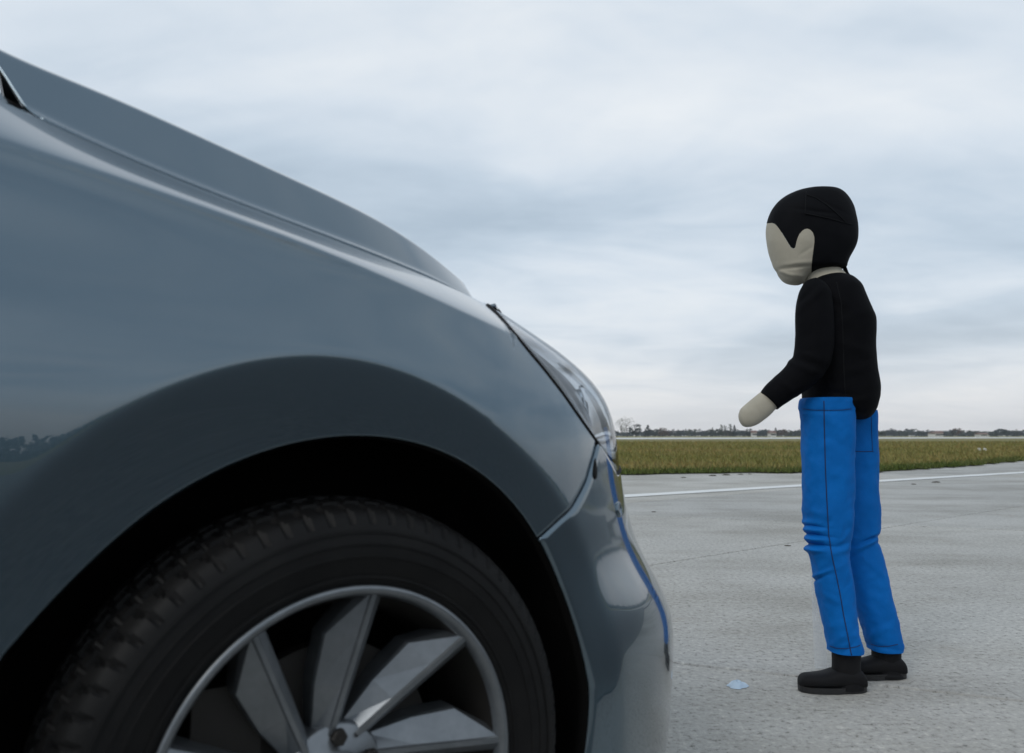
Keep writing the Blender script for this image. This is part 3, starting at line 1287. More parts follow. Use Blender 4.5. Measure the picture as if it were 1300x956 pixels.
def wheel(x, sgn, steer=0.0, roll=0.0):
    w = empty('wheel', (x, -.772 * sgn, RT), (math.pi if sgn < 0 else 0) + steer)
    w.parent = car
    mesh_obj('tyre', None, None, None, w, data=T_ME)
    mesh_obj('rim', None, None, None, w, data=R_ME)
    for k in range(9):
        s = mesh_obj('spoke', None, None, None, w, data=S_ME)
        s.rotation_euler = (0, -(R(82) + k * 2 * math.pi / 9 + roll), 0)
    lathe('rim_barrel', [(.2136, .0802), (.2115, .0720), (.2060, .0550), (.199, .0350), (.192, .0), (.192, -.05), (.205, -.08), (.222, -.09)], 96, M['iron'], w)
    h_ = lathe('hub', [(.062, .02), (.062, .052), (.058, .058), (.032, .058), (.030, .070), (.026, .073), (.0005, .0735)], 48, M['alloy'], w)
    for k in range(5):
        b_ = lathe('wheel_bolt', [(.0105, .050), (.0105, .066), (.0085, .068), (.0005, .068)], 6, M['iron'], w, False)
        b_.location = (.046 * math.cos(k * 1.2566 + .3), 0, .046 * math.sin(k * 1.2566 + .3))
    lathe('brake_disc', [(.05, .018), (.148, .018), (.148, -.004), (.05, -.004)], 60, M['iron'], w, False)
    mb = MB()
    mb.box((-.165, -.035, .02), (-.085, .03, .12))
    mb.build('brake_caliper', M['iron'], w, False)
    return w


wheel(-.005, 1, R(9))
wheel(-.005, -1, R(9), .4)
wheel(-2.65, 1, 0, .3)
wheel(-2.65, -1, 0, .7)

# --- the rest of the body: doors, rear quarters, glass, roof, tail
ZWAIST = 1.115


def side_s(x, z):
    """body side behind the fender, up to the waist line"""
    z = np.asarray(z, float)
    zc = z_crease(x)
    sc = s0(zc)
    dd = np.clip(zc - z, 0, None)
    g = s0(z) - (0.018 + 0.09 * np.clip(zc - .9, 0, .2)) * (1 - np.exp(-dd / 0.055)) * np.exp(-dd / 0.11)
    g = g - .010 * np.exp(-((z - .34) / .05) ** 2)
    top_ = sc - (z - zc) * 1.0
    return np.where(z > zc, top_, g)


def tail(x):
    return np.clip((-2.7 - np.asarray(x, float)) / .85, 0, 1) ** 2.2 * .16


def door(name, xa, xb, za=.235):
    n1, n2 = 50, 70
    xs_ = np.linspace(xa, xb, n1)
    zs_ = np.linspace(za, ZWAIST, n2)
    XX, ZZ = np.meshgrid(xs_, zs_, indexing='ij')
    Pd = np.stack([XX, side_s(XX, ZZ), ZZ], -1)
    ds = panel(name, Pd, M['paint'], both=True)
    for sg, d in zip((1, -1), ds):
        xh, zh = xb + .17, .95
        sh = float(side_s(np.array(xh), np.array(zh)))
        mb = MB()
        mb.tube([(xh + .10, -(sh - .004) * sg, zh), (xh + .09, -(sh + .026) * sg, zh + .002), (xh, -(sh + .032) * sg, zh + .004), (xh - .09, -(sh + .026) * sg, zh + .004), (xh - .10, -(sh - .004) * sg, zh + .004)], [.010, .013, .015, .013, .010], 10)
        mb.build('handle', M['paint'], d)


door('front_door', XD - .005, -1.50)
door('rear_door', -1.505, -2.235)
for sg in (1, -1):
    mb = MB()
    mb.box((-2.28, -.885 * sg if sg > 0 else .79, .14), (-.37, -.79 if sg > 0 else .885, .232))
    mb.build('sill', M['paint'], car, False)

# rear quarter with its arch
thq = np.linspace(R(-12), R(192), 160)
rq = np.full_like(thq, .372)
inq = np.stack([-2.65 + rq * np.cos(thq), ZW + rq * np.sin(thq)], 1)
outq = resample([(-2.24, .235), (-2.24, ZWAIST), (-3.50, ZWAIST), (-3.50, .30)], 1000)
oq = np.arctan2(outq[:, 1] - ZW, outq[:, 0] + 2.65)
oq = np.where(oq < -1, oq + 2 * math.pi, oq)
tg = oq[0] + (thq - thq[0]) / (thq[-1] - thq[0]) * (oq[-1] - oq[0])
ii = np.interp(tg, np.maximum.accumulate(oq + np.arange(1000) * 1e-9), np.arange(1000))
outq = np.stack([np.interp(ii, np.arange(1000), outq[:, k]) for k in range(2)], 1)
D = coons(inq, outq, resample([inq[0], outq[0]], 50), resample([inq[-1], outq[-1]], 50), 160, 50)
dq = .458 - np.hypot(D[..., 0] + 2.65, D[..., 1] - ZW)
Pq = np.stack([D[..., 0], side_s(D[..., 0], D[..., 1]) - tail(D[..., 0]) - .27 * np.clip(dq, 0, None), D[..., 1]], -1)
panel('rear_quarter', Pq, M['paint'], both=True)

# glasshouse
ROOFZ = 1.665


def gh_s(z):
    return .745 - .27 * (z - ZWAIST)


def pane(name, pts, m, parent=car, both=True, nn=16, th_=.004, bulge=.0):
    """pts: four corners (x, z) on the slanted glasshouse side"""
    a_, b_, c_, d_ = [np.array(p, float) for p in pts]
    u = np.linspace(0, 1, nn)[:, None, None]
    v = np.linspace(0, 1, nn)[None, :, None]
    D_ = (1 - u) * (1 - v) * a_ + u * (1 - v) * b_ + u * v * c_ + (1 - u) * v * d_
    Pp = np.stack([D_[..., 0], gh_s(D_[..., 1]) - bulge - tail(D_[..., 0]) * .9, D_[..., 1]], -1)
    return panel(name, Pp, m, parent, th_, both=both, out=(0, 1, .2))


pane('side_window', [(-.74, 1.118), (-1.47, 1.118), (-1.47, 1.60), (-1.32, 1.565)], M['glass'])
pane('side_window', [(-1.54, 1.118), (-2.22, 1.118), (-2.22, 1.60), (-1.54, 1.60)], M['glass'])
pane('side_window', [(-2.30, 1.118), (-2.95, 1.150), (-2.80, 1.57), (-2.30, 1.60)], M['glass'])
pane('pillar', [(-1.472, 1.11), (-1.538, 1.11), (-1.538, 1.62), (-1.472, 1.62)], M['plastic'], th_=.02)
pane('pillar', [(-2.222, 1.11), (-2.298, 1.11), (-2.298, 1.62), (-2.222, 1.62)], M['plastic'], th_=.02)
pane('pillar', [(-2.952, 1.11), (-3.46, 1.11), (-3.22, 1.62), (-2.802, 1.60)], M['paint'], th_=.02)
pane('roof_rail', [(-1.22, 1.585), (-3.24, 1.602), (-3.22, 1.66), (-1.30, 1.655)], M['paint'], th_=.02, bulge=-.004)

# windscreen pillar with its foot reaching down to the bonnet's corner
foot = []
tA = np.linspace(0, 1, 40)
for t in tA:
    # outer and inner edges from the bonnet's corner back to the roof
    xo = -.382 + (-1.33 + .382) * t
    zo = 1.112 + (1.60 - 1.112) * t ** .92 + .02 * math.sin(math.pi * t)
    so = .729 + (.615 - .729) * t
    xi = -.472 + (-1.36 + .472) * t
    zi = 1.206 + (1.648 - 1.206) * t ** .92 + .02 * math.sin(math.pi * t)
    si = .664 + (.53 - .664) * t
    row = []
    for w in np.linspace(0, 1, 14):
        b_ = .020 * math.sin(math.pi * w)
        row.append((xo + (xi - xo) * w, so + (si - so) * w + b_ * .6, zo + (zi - zo) * w + b_ * .5))
    foot.append(row)
panel('windscreen_pillar', np.array(foot), M['paint'], both=True, thick=.02, out=(0, .7, .7))
# corner trim between the pillar, the fender and the door
trim = []
for t in np.linspace(0, 1, 20):
    x = -.372 - .45 * t
    row = []
    for w in np.linspace(0, 1, 6):
        zlo = float(seam_z(max(x, -.42))) + (max(-.42 - x, 0)) * .02 + .002
        slo = float(seam_s(max(x, -.42))) - .006
        zhi = 1.112 + (1.60 - 1.112) * ((x + .368) / -.962) ** .92 if x < -.368 else 1.112
        zhi = max(zhi - .004, zlo + .001)
        row.append((x, slo + (.722 - .05 * t - slo) * w, zlo + (zhi - zlo) * w))
    trim.append(row)
panel('corner_trim', np.array(trim), M['seal'], both=True, thick=.006, out=(0, 1, .2))

# windscreen, cowl, roof, tailgate
n = 30
uu = np.linspace(-1, 1, n)[:, None]
vv = np.linspace(0, 1, n)[None]
Wg = np.stack(np.broadcast_arrays(-.50 - .80 * vv - .08 * (1 - uu ** 2) * -1 * (1 - vv * .5), uu * (.615 - .085 * vv), 1.243 + .405 * vv + .03 * (1 - uu ** 2)), -1)
panel('windscreen', Wg, M['glass'], thick=.005, out=(1, 0, 1))
Cg = np.stack(np.broadcast_arrays(-.37 - .12 * vv + .0 * uu, uu * .60, 1.16 + .06 * vv + .03 * (1 - uu ** 2)), -1)
panel('cowl', Cg, M['plastic'], thick=.01, out=(0, 0, 1))
Rg = np.stack(np.broadcast_arrays(-1.30 - 1.95 * vv, uu * (.60 - .03 * vv), 1.645 + .06 * np.sin(np.pi * (vv * .8 + .1)) + .035 * (1 - uu ** 2) - .05 * vv ** 3), -1)
panel('roof', Rg, M['paint'], thick=.02, out=(0, 0, 1))
Tg = np.stack(np.broadcast_arrays(-3.25 - .27 * np.clip(vv * 1.7, 0, 1), uu * (.57 + .12 * np.clip(vv * 2, 0, 1)), 1.655 - 1.20 * vv + .02 * (1 - uu ** 2) * (1 - vv)), -1)
Tg[..., 0] -= .05 * (1 - uu ** 2)
panel('tailgate', Tg, M['paint'], thick=.02, out=(-1, 0, 0))
Bg = np.stack(np.broadcast_arrays(-3.50 - .10 * (1 - uu ** 4) - .03 * np.sin(np.pi * vv), uu * .74, .46 - .24 * vv + .0 * uu), -1)
panel('rear_bumper', Bg, M['paint'], thick=.02, out=(-1, 0, 0))
rwg = np.stack(np.broadcast_arrays(-3.315 - .19 * vv - .05 * (1 - uu ** 2), uu * (.50 + .03 * vv), 1.585 - .33 * vv + 0 * uu), -1)
panel('rear_window', rwg, M['glass'], thick=.004, out=(-1, 0, .3))
for sg in (1, -1):
    mb = MB()
    mb.box((-3.58, min(.50 * sg, .735 * sg), .90), (-3.42, max(.50 * sg, .735 * sg), 1.08))
    mb.build('tail_lamp', M['red'], car, False)
    # door mirror
    K, vs_ = 24, []
    for i, (w, sc_) in enumerate([(0, .45), (.02, .85), (.08, 1.0), (.16, .95), (.205, .7), (.22, .25)]):
        for k in range(K):
            t = 2 * math.pi * k / K
            vs_.append((-.83 + .062 * sc_ * math.cos(t), -(.79 + w) * sg, 1.205 + .072 * sc_ * math.sin(t)))
    fs_ = [(i * K + k, i * K + (k + 1) % K, (i + 1) * K + (k + 1) % K, (i + 1) * K + k) for i in range(5) for k in range(K)]
    fs_.append(tuple(5 * K + k for k in range(K)))
    mir = mesh_obj('door_mirror', vs_, fs_, M['paint'], car)
    mb = MB()
    mb.tube([(-.80, -.72 * sg, 1.13), (-.82, -.80 * sg, 1.17)], [.03, .025], 10)
    mb.build('mirror_foot', M['plastic'], mir)
    # front seats, seen dimly through the glass
    mb = MB()
    mb.box((-1.75, -.37 * sg - .24, .45), (-1.20, -.37 * sg + .24, .62))
    mb.box((-1.88, -.37 * sg - .24, .55), (-1.74, -.37 * sg + .24, 1.22))
    mb.box((-1.88, -.37 * sg - .13, 1.25), (-1.79, -.37 * sg + .13, 1.43))
    mb.build('seat', M['seat'], car, False)
mb = MB()
mb.box((-3.42, -.74, .17), (.42, .74, .21))
mb.box((-.60, -.66, .21), (-.57, .66, 1.10))
mb.box((-.57, -.52, .45), (.35, .52, .80))
mb.box((-.95, -.70, .92), (-.60, .70, 1.16))
mb.build('inner_structure', M['liner'], car, False)


# ------------------------------------------------------------------ the dummy
DY = 2.44                          # depth of its middle plane
NEAR, FAR = 2.380, 2.510           # the two legs
droot_p = (float(at(1085, 870, DY)[0]), DY, 0.0)
dummy = empty('pedestrian_dummy', droot_p)
tag(dummy, 'cloth pedestrian test dummy in black top and blue trousers facing the car', 'dummy')
DR = np.array(droot_p)


def vnoise(p, sc, seed=0.0):
    return noise.noise(Vector((p[0] * sc + seed, p[1] * sc + seed * 1.7, p[2] * sc - seed)))


def loft(name, secs, m, parent, K=72, sub=4, exp=2.2, disp=None, cap0=True, cap1=True, rel=True):
    """secs: (centre, in-plane half axis vector, half depth); rings in between are interpolated smoothly"""
    C = np.array([np.r_[c, a, d] for c, a, d in secs], float)
    n = len(C)
    t = np.arange(n)
    tt_ = np.linspace(0, n - 1, (n - 1) * sub + 1)
    # Catmull-Rom
    rows = []
    for q in tt_:
        i = min(int(q), n - 2)
        f = q - i
        p0, p1, p2, p3 = C[max(i - 1, 0)], C[i], C[i + 1], C[min(i + 2, n - 1)]
        rows.append(.5 * (2 * p1 + (p2 - p0) * f + (2 * p0 - 5 * p1 + 4 * p2 - p3) * f ** 2 + (3 * p1 - p0 - 3 * p2 + p3) * f ** 3))
    vs_ = []
    for ri, c in enumerate(rows):
        for k in range(K):
            th_ = 2 * math.pi * k / K
            ct, st_ = math.cos(th_), math.sin(th_)
            ct = math.copysign(abs(ct) ** (2 / exp), ct)
            st_ = math.copysign(abs(st_) ** (2 / exp), st_)
            d = np.array([c[3] * ct, c[4] * ct, c[5] * ct]) + np.array([0, c[6] * st_, 0])
            p = c[:3] + d
            if disp:
                nrm = d / (np.linalg.norm(d) + 1e-9)
                p = p + nrm * disp(p, th_, ri / (len(rows) - 1))
            vs_.append(p)
    fs_ = []
    for i in range(len(rows) - 1):
        for k in range(K):
            k2 = (k + 1) % K
            fs_.append((i * K + k, i * K + k2, (i + 1) * K + k2, (i + 1) * K + k))
    if cap0:
        vs_.append(rows[0][:3])
        fs_ += [((k + 1) % K, k, len(vs_) - 1) for k in range(K)]
    if cap1:
        vs_.append(rows[-1][:3])
        b_ = (len(rows) - 1) * K
        fs_ += [(b_ + k, b_ + (k + 1) % K, len(vs_) - 1) for k in range(K)]
    vs_ = [np.array(p) - DR for p in vs_]
    return mesh_obj(name, vs_, fs_, m, parent)


def hsec(uL, uR, v, Y, d):
    a_, b_ = at(uL, v, Y), at(uR, v, Y)
    return ((a_ + b_) / 2, (b_ - a_) / 2, d)


def px_of(p):
    """where a world point falls in the photograph"""
    c, s = math.cos(PITCH), math.sin(PITCH)
    z = p[2] - EYE
    Yc = p[1] * c + z * s
    return 650 + FPX * p[0] / Yc, 434 - FPX * (-p[1] * s + z * c) / Yc


# trousers: two separate stuffed legs
near_leg = [(1020, 1080, 505.5), (1017.5, 1081.5, 509), (1016, 1082.5, 516), (1017, 1083, 524), (1019, 1083.5, 533), (1019, 1083.5, 550), (1019, 1083, 575), (1020, 1082.5, 600), (1020.5, 1082, 625),
            (1021, 1081, 645), (1022.5, 1080, 662), (1022, 1079, 668), (1025, 1078.5, 674), (1023, 1078, 681), (1027, 1077, 688), (1023.5, 1076, 696), (1028, 1076, 705), (1032, 1077.5, 718),
            (1035, 1080, 735), (1039, 1082, 755), (1043, 1084.5, 776), (1047, 1087.5, 796), (1050, 1090.5, 812), (1052.5, 1093, 822), (1053, 1093, 826)]


def leg_disp(folds, seed):
    def f(p, th_, t):
        u, v = px_of(p)
        r_ = vnoise(p, 7, seed) * .0042 + vnoise((p[0] * 1.6, p[1] * 1.6, p[2] + p[0] * .8), 17, seed + 4) * .0028 + (abs(vnoise((p[0] * 1.2, p[1] * 1.2, p[2] * 1.3 - p[0] * .9), 26, seed + 9)) - .2) * -.0030
        for (fu, fv, sl, amp, wv, wu) in folds:
            r_ += amp * math.exp(-((v - fv - sl * (u - fu)) / wv) ** 2) * math.exp(-((u - fu) / wu) ** 2)
        return r_
    return f


nf = [(1026, 663, .10, .004, 3, 16), (1029, 668, .12, -.006, 2, 18), (1028, 673, .10, .008, 2.8, 17), (1031, 679, .12, -.009, 1.8, 20), (1029, 685, .08, .008, 3, 18), (1033, 691.5, .10, -.010, 1.8, 20), (1030, 698, .10, .008, 3, 16), (1042, 729, -.38, .006, 3, 17), (1038, 734, -.38, -.007, 2, 16),
      (1040, 652, .25, .003, 5, 18), (1070, 692, -.3, -.005, 4, 12), (1068, 700, -.3, .003, 4, 12), (1055, 760, .5, .003, 5, 20), (1070, 790, -.5, .003, 6, 18), (1062, 540, .5, .003, 7, 20), (1058, 560, .45, -.003, 6, 20), (1060, 600, .5, .0025, 8, 22),
      (1065, 812, -.8, .003, 5, 14), (1080, 820, -1.0, -.003, 4, 12), (1030, 610, -.3, .0025, 7, 14), (1028, 580, -.3, -.002, 6, 14), (1050, 522, .0, -.002, 3, 40)]
tl = loft('trouser_leg', [hsec(a_, b_, v, NEAR, .068 - .00004 * (v - 505)) for a_, b_, v in near_leg], M['blue'], dummy, K=120, sub=9, exp=2.5, disp=leg_disp(nf, 1.0))
# outer seam of the near leg: a narrow dark cord lying on the cloth
seam_uv = [(1046, 509), (1046.5, 540), (1048, 598), (1050, 640), (1052, 679), (1056, 705), (1062, 732), (1067, 757), (1071, 781), (1076, 806), (1081, 832)]


from mathutils.bvhtree import BVHTree


def on_cloth(o, u, v, lift):
    """point on a cloth part that the lens sees at u, v, lifted off the surface"""
    bv = BVHTree.FromPolygons([x.co for x in o.data.vertices], [tuple(q.vertices) for q in o.data.polygons]) if o.name not in BV else BV[o.name]
    BV[o.name] = bv
    d_ = Vector(ray(u, v)).normalized()
    loc, n_, i_, dist = bv.ray_cast(Vector((0, 0, EYE)) - Vector(DR), d_)
    return None if loc is None else np.array(loc - d_ * lift)


BV = {}


def cord(name, o, uv, rad, lift, n=70, m='seam'):
    uv = resample(uv, n)
    q_ = [on_cloth(o, u, v, lift) for u, v in uv]
    q_ = [x for x in q_ if x is not None]
    mb = MB()
    mb.tube(q_, rad, 6)
    return mb.build(name, M[m], o)


cord('seam', tl, seam_uv, .0016, .0003)
cord('hem', tl, [(1053, 820), (1062, 823), (1075, 823.5), (1088, 821), (1092, 819)], .0011, .0004, 40)
cord('hem', tl, [(1019, 519), (1030, 520.5), (1050, 521), (1070, 520.5), (1081, 519)], .0010, .0004, 40)
# waistband hem
far_leg = [(1056, 1110.5, 521), (1053, 1111.5, 526), (1052, 1112, 545), (1052, 1112.5, 575), (1053, 1113, 605), (1055, 1114, 640), (1058, 1114.5, 662), (1062, 1114, 676), (1064, 1111, 684), (1066, 1115, 693), (1068, 1118, 704), (1073, 1123, 724),
           (1079, 1128, 745), (1086, 1132.5, 768), (1093, 1137, 788), (1099, 1141, 806), (1103, 1144, 818), (1104.5, 1144, 824)]
ff = [(1106, 685, -.4, -.010, 2.4, 14), (1100, 692, -.5, .007, 4, 16), (1095, 700, -.55, -.003, 4, 18), (1110, 720, .8, .003, 6, 16), (1115, 760, .5, .003, 7, 18), (1120, 800, -.5, .003, 6, 18), (1100, 640, .4, .003, 8, 20), (1098, 600, .4, -.002, 8, 20),
      (1122, 822, .2, -.003, 3, 26)]
tl2 = loft('trouser_leg', [hsec(a_, b_, v, FAR, .068 - .00004 * (v - 505)) for a_, b_, v in far_leg], M['blue'], dummy, K=110, sub=9, exp=2.5, disp=leg_disp(ff, 9.0))
cord('pocket_edge', tl2, [(1086, 573), (1098, 573.3), (1109, 573)], .0013, .0003, 20)
cord('hem', tl2, [(1106, 818), (1115, 820.5), (1128, 820.5), (1140, 818)], .0011, .0004, 40)
cord('seam', tl2, [(1106, 527), (1106.5, 545), (1107.5, 572)], .0010, .0003, 20)


# boots
def boot(du, Y, kv):
    b_ = empty('boot')
    b_.parent = dummy

    def A(u, v):
        return at(u + du, v, Y)
    gz = 0.0
    shaft = [(1058, 1091, 812), (1057, 1092, 828), (1057, 1091.5, 845), (1056, 1093, 855)]
    sh_ = [hsec(l + du, r + du, v + kv, Y, .035) for l, r, v in shaft]
    # down to the sole
    lowz = A(1056, 855 + kv)[2]
    for zf, l, r in ((.62, 1055, 1094), (.30, 1054, 1095), (.16, 1053, 1096)):
        a1, a2 = A(l, 855 + kv), A(r, 855 + kv)
        c = (a1 + a2) / 2
        c[2] = lowz * zf
        sh_.append((c, (a2 - a1) / 2, .037))
    loft('boot_shaft', sh_, M['boot'], b_, K=48, sub=4, disp=lambda p, t_, q: vnoise(p, 22, 3) * .002)
    # vamp: sections along the foot from toe to heel
    secs = []
    for u, zt, d in ((1013.5, .026, .010), (1016, .039, .022), (1022, .047, .030), (1034, .050, .035), (1048, .054, .037), (1060, .062, .037), (1075, .068, .037), (1088, .064, .036), (1095, .050, .031), (1098, .034, .018)):
        a1 = A(u, 860 + kv)
        c = a1.copy()
        c[2] = .012 + (zt - .012) / 2
        secs.append((c, np.array([0, 0, (zt - .012) / 2]), d))
    loft('vamp', secs, M['boot'], b_, K=40, sub=4, exp=2.6, disp=lambda p, t_, q: vnoise(p, 25, 5) * .0018)
    # sole
    vs_, fs_ = [], []
    ring = []
    for k in range(40):
        t_ = 2 * math.pi * k / 40
        cx_ = 1056 + 43 * math.copysign(abs(math.cos(t_)) ** .8, math.cos(t_))
        dpt = .039 * math.copysign(abs(math.sin(t_)) ** .8, math.sin(t_)) * (1.0 if cx_ < 1060 else .9)
        p = at(cx_ + du, 860 + kv, Y)
        ring.append((p[0], p[1] + dpt))
    for z in (0.001, 0.014, 0.017):
        for x, y in ring:
            vs_.append(np.array((x, y, z)) - DR)
    for i in range(2):
        for k in range(40):
            k2 = (k + 1) % 40
            fs_.append((i * 40 + k, i * 40 + k2, (i + 1) * 40 + k2, (i + 1) * 40 + k))
    fs_.append(tuple(80 + k for k in range(40)))
    mesh_obj('sole', vs_, fs_, M['plastic'], b_, False)


boot(0, NEAR, 0)
boot(51, FAR, -3)

# top: torso and sleeves
torso = [(1046, 1067, 350), (1037, 1073, 352), (1029, 1078.5, 355), (1023.5, 1083.5, 360), (1019.5, 1088.5, 366), (1016.5, 1093, 376), (1014.5, 1097.5, 386), (1013.5, 1102, 396), (1013, 1106.5, 406), (1013, 1107, 420), (1013, 1106.5, 434),
         (1014, 1107, 450), (1016, 1108.5, 466), (1019, 1111, 479), (1021, 1113, 491), (1022, 1112.5, 500), (1023, 1111, 509), (1028, 1108.5, 518), (1040, 1105, 525), (1058, 1101, 530), (1072, 1096, 532.5)]
td = [.050, .068, .086, .102, .112, .118, .122, .124, .125, .125, .124, .123, .122, .121, .120, .118, .115, .108, .09, .06, .03]


def torso_disp(p, th_, t):
    u, v = px_of(p)
    r_ = vnoise(p, 6, 2) * .004 + vnoise((p[0], p[1], p[2] * .6), 15, 8) * .0022
    for (fu, fv, sl, amp, wv, wu) in [(1080, 440, .3, .003, 6, 30), (1085, 470, -.3, .003, 6, 26), (1075, 405, -.4, .003, 7, 26), (1090, 508, -.2, .004, 5, 24), (1070, 500, .15, -.003, 4, 30), (1060, 385, .7, -.003, 6, 20)]:
        r_ += amp * math.exp(-((v - fv - sl * (u - fu)) / wv) ** 2) * math.exp(-((u - fu) / wu) ** 2)
    return r_


top_ = loft('jacket', [hsec(a_, b_, v, DY, d) for (a_, b_, v), d in zip(torso, td)], M['jacket'], dummy, K=110, sub=5, exp=2.15, disp=torso_disp)


def sleeve(name, spine, Y, m, parent, dep, disp=None, sub=6, K=64, cap=True):
    pts = np.array([at(u, v, Y) for u, v, _ in spine])
    secs = []
    for i, (u, v, r_) in enumerate(spine):
        t_ = pts[min(i + 1, len(pts) - 1)] - pts[max(i - 1, 0)]
        nrm = np.array([-t_[2], 0, t_[0]])
        nrm /= np.linalg.norm(nrm)
        rad = r_ * Y / FPX
        secs.append((pts[i], -nrm * rad, rad * dep))
    return loft(name, secs, m, parent, K=K, sub=sub, disp=disp, exp=2.1)


def sl_disp(p, th_, t):
    u, v = px_of(p)
    r_ = vnoise(p, 9, 6) * .0035 + vnoise(p, 22, 7) * .0016
    for (fu, fv, sl, amp, wv, wu) in [(1024, 460, .35, -.005, 3.5, 22), (1020, 467, .4, .004, 4, 22), (1030, 452, .3, .003, 4, 20), (1026, 372, -.9, -.004, 4, 16), (1030, 380, -.9, .003, 5, 16), (1000, 492, .9, .0025, 4, 14)]:
        r_ += amp * math.exp(-((v - fv - sl * (u - fu)) / wv) ** 2) * math.exp(-((u - fu) / wu) ** 2)
    return r_


arm = [(1041, 357, 8), (1038, 362, 15), (1036, 370, 19.5), (1034.5, 384, 22), (1034, 402, 23.3), (1034, 422, 23.8), (1033, 441, 23.5), (1029, 458, 22.5), (1018, 473.5, 21), (1006, 484, 19.2), (994, 493, 17.6), (983, 502, 16.2), (976, 509.5, 14.8)]
sleeve('sleeve', arm, DY - .118, M['jacket'], top_, .95, sl_disp)
arm_b = [(1050, 357, 8), (1050, 365, 16), (1051, 380, 20), (1053, 405, 21), (1055, 435, 20), (1056, 462, 19), (1056, 490, 17), (1056, 508, 15)]
sleeve('sleeve', arm_b, DY + .118, M['jacket'], top_, .95, None)


def hand_disp(p, th_, t):
    return vnoise(p, 18, 2) * .0025


hand = [(984, 501.5, 12.5), (976, 508, 14.0), (968, 515, 14.4), (960, 521.5, 14.6), (953, 527, 14.4), (947.5, 530.5, 13.2), (943.5, 532.5, 10.8), (940.5, 533.5, 7.5), (939, 534, 3)]
sleeve('hand', hand, DY - .118, M['skin'], dummy, .8, hand_disp, sub=5)
hand_b = [(1056, 500, 12), (1056, 512, 12.5), (1056, 526, 12), (1056, 536, 8), (1056, 539, 3)]
sleeve('hand', hand_b, DY + .118, M['skin'], dummy, .8, hand_disp, sub=5)

cord('seam', top_, [(1062, 358), (1068, 385), (1070, 420), (1071, 460), (1073, 500)], .0010, .0004, 50, 'black_seam')
# neck
loft('neck', [hsec(1022, 1058, 330, DY, .045), hsec(1019.5, 1066, 342, DY, .050), hsec(1019.5, 1073, 350, DY, .056), hsec(1021, 1080, 358, DY, .066), hsec(1024, 1082, 364, DY, .07)], M['skin'], dummy, K=64, sub=5,
     disp=lambda p, t_, q: vnoise((p[0] * 2, p[1], p[2] * .5), 20, 4) * .002)

# head: one stuffed shape, the face cloth and the black hood sewn along the hairline
HEADR = [(1042, 1046, 239.6), (1032, 1054, 240.2), (1021, 1060.5, 241.6), (1011, 1065.5, 243.5), (1003, 1070, 246.5), (996, 1073.5, 250), (989.5, 1077, 255), (984, 1080, 261), (979.5, 1082.5, 268), (976, 1084, 277), (974, 1085.3, 286), (973.6, 1086, 296),
         (974.6, 1085.4, 306), (976.5, 1083, 314.5), (978.6, 1079.5, 322), (981, 1076, 329), (983.5, 1073.5, 335.5), (985.5, 1071.5, 340), (987.2, 1060, 342.5), (988.5, 1043, 344.5), (990, 1031, 348), (992.5, 1024, 352), (996, 1021, 356), (1001, 1020, 359), (1008, 1017, 361), (1011, 1013, 361.6)]
hd = [.006, .024, .040, .052, .061, .068, .075, .081, .086, .090, .092, .093, .092, .090, .087, .083, .079, .075, .070, .064, .056, .049, .041, .032, .018, .004]
FACE = [(960, 284), (974, 283.6), (980, 283), (984, 284.5), (988.5, 289.5), (992.5, 295.5), (996.6, 302), (1000.5, 308.5), (1003.6, 313.5), (1006, 315.5), (1008.5, 315.5), (1010, 313), (1011, 307), (1012.7, 301.7), (1015, 297), (1018.5, 293), (1022, 290.7),
        (1025.5, 290.3), (1029, 291.8), (1032, 295.3), (1033.8, 301), (1034, 307), (1032.8, 316), (1031.2, 328), (1030.3, 337), (1030.2, 342), (1031, 375), (960, 375)]


def inside(u, v, poly):
    c = False
    j = len(poly) - 1
    for i in range(len(poly)):
        (xi, yi), (xj, yj) = poly[i], poly[j]
        if (yi > v) != (yj > v) and u < (xj - xi) * (v - yi) / (yj - yi) + xi:
            c = not c
        j = i
    return c


def head_disp(p, th_, t):
    u, v = px_of(p)
    r_ = vnoise(p, 8, 12) * .003 + vnoise(p, 20, 14) * .0012
    for (fu, fv, sl, amp, wv, wu) in [(1012, 339, -.12, -.004, 2.6, 18), (1014, 334, -.12, .003, 3.4, 18), (995, 346, .5, .003, 3, 12), (1010, 350, .1, .003, 3, 14), (1000, 352, .5, -.003, 2.5, 9), (1035, 268, .12, -.003, 2.2, 26), (1036, 272, .15, .002, 3, 26),
                                      (1050, 258, .55, -.0025, 2, 20), (1024, 318, -.6, -.002, 3, 9)]:
        r_ += amp * math.exp(-((v - fv - sl * (u - fu)) / wv) ** 2) * math.exp(-((u - fu) / wu) ** 2)
    # the ear patch is padded
    r_ += .0045 * math.exp(-((u - 1023) / 9) ** 2 - ((v - 302) / 11) ** 2)
    return r_


head_o = loft('head', [hsec(a_, b_, v, DY, d) for (a_, b_, v), d in zip(HEADR, hd)], M['skin'], dummy, K=260, sub=9, exp=2.25, disp=head_disp)
me = head_o.data
keep_f, hood_f = [], []
co = [np.array(v.co) + DR for v in me.vertices]
for p in me.polygons:
    c = sum((co[i] for i in p.vertices), np.zeros(3)) / len(p.vertices)
    # the sides mirror each other, so the hairline is judged on the middle plane's scale
    c2 = np.array([c[0], c[1], c[2]])
    u, v = px_of(c2)
    (keep_f if inside(u, v, FACE) else hood_f).append(tuple(p.vertices))
V0 = [tuple(v.co) for v in me.vertices]


def submesh(name, fs, m, parent):
    used = sorted({i for f in fs for i in f})
    mp_ = {i: k for k, i in enumerate(used)}
    return mesh_obj(name, [V0[i] for i in used], [tuple(mp_[i] for i in f) for f in fs], m, parent)


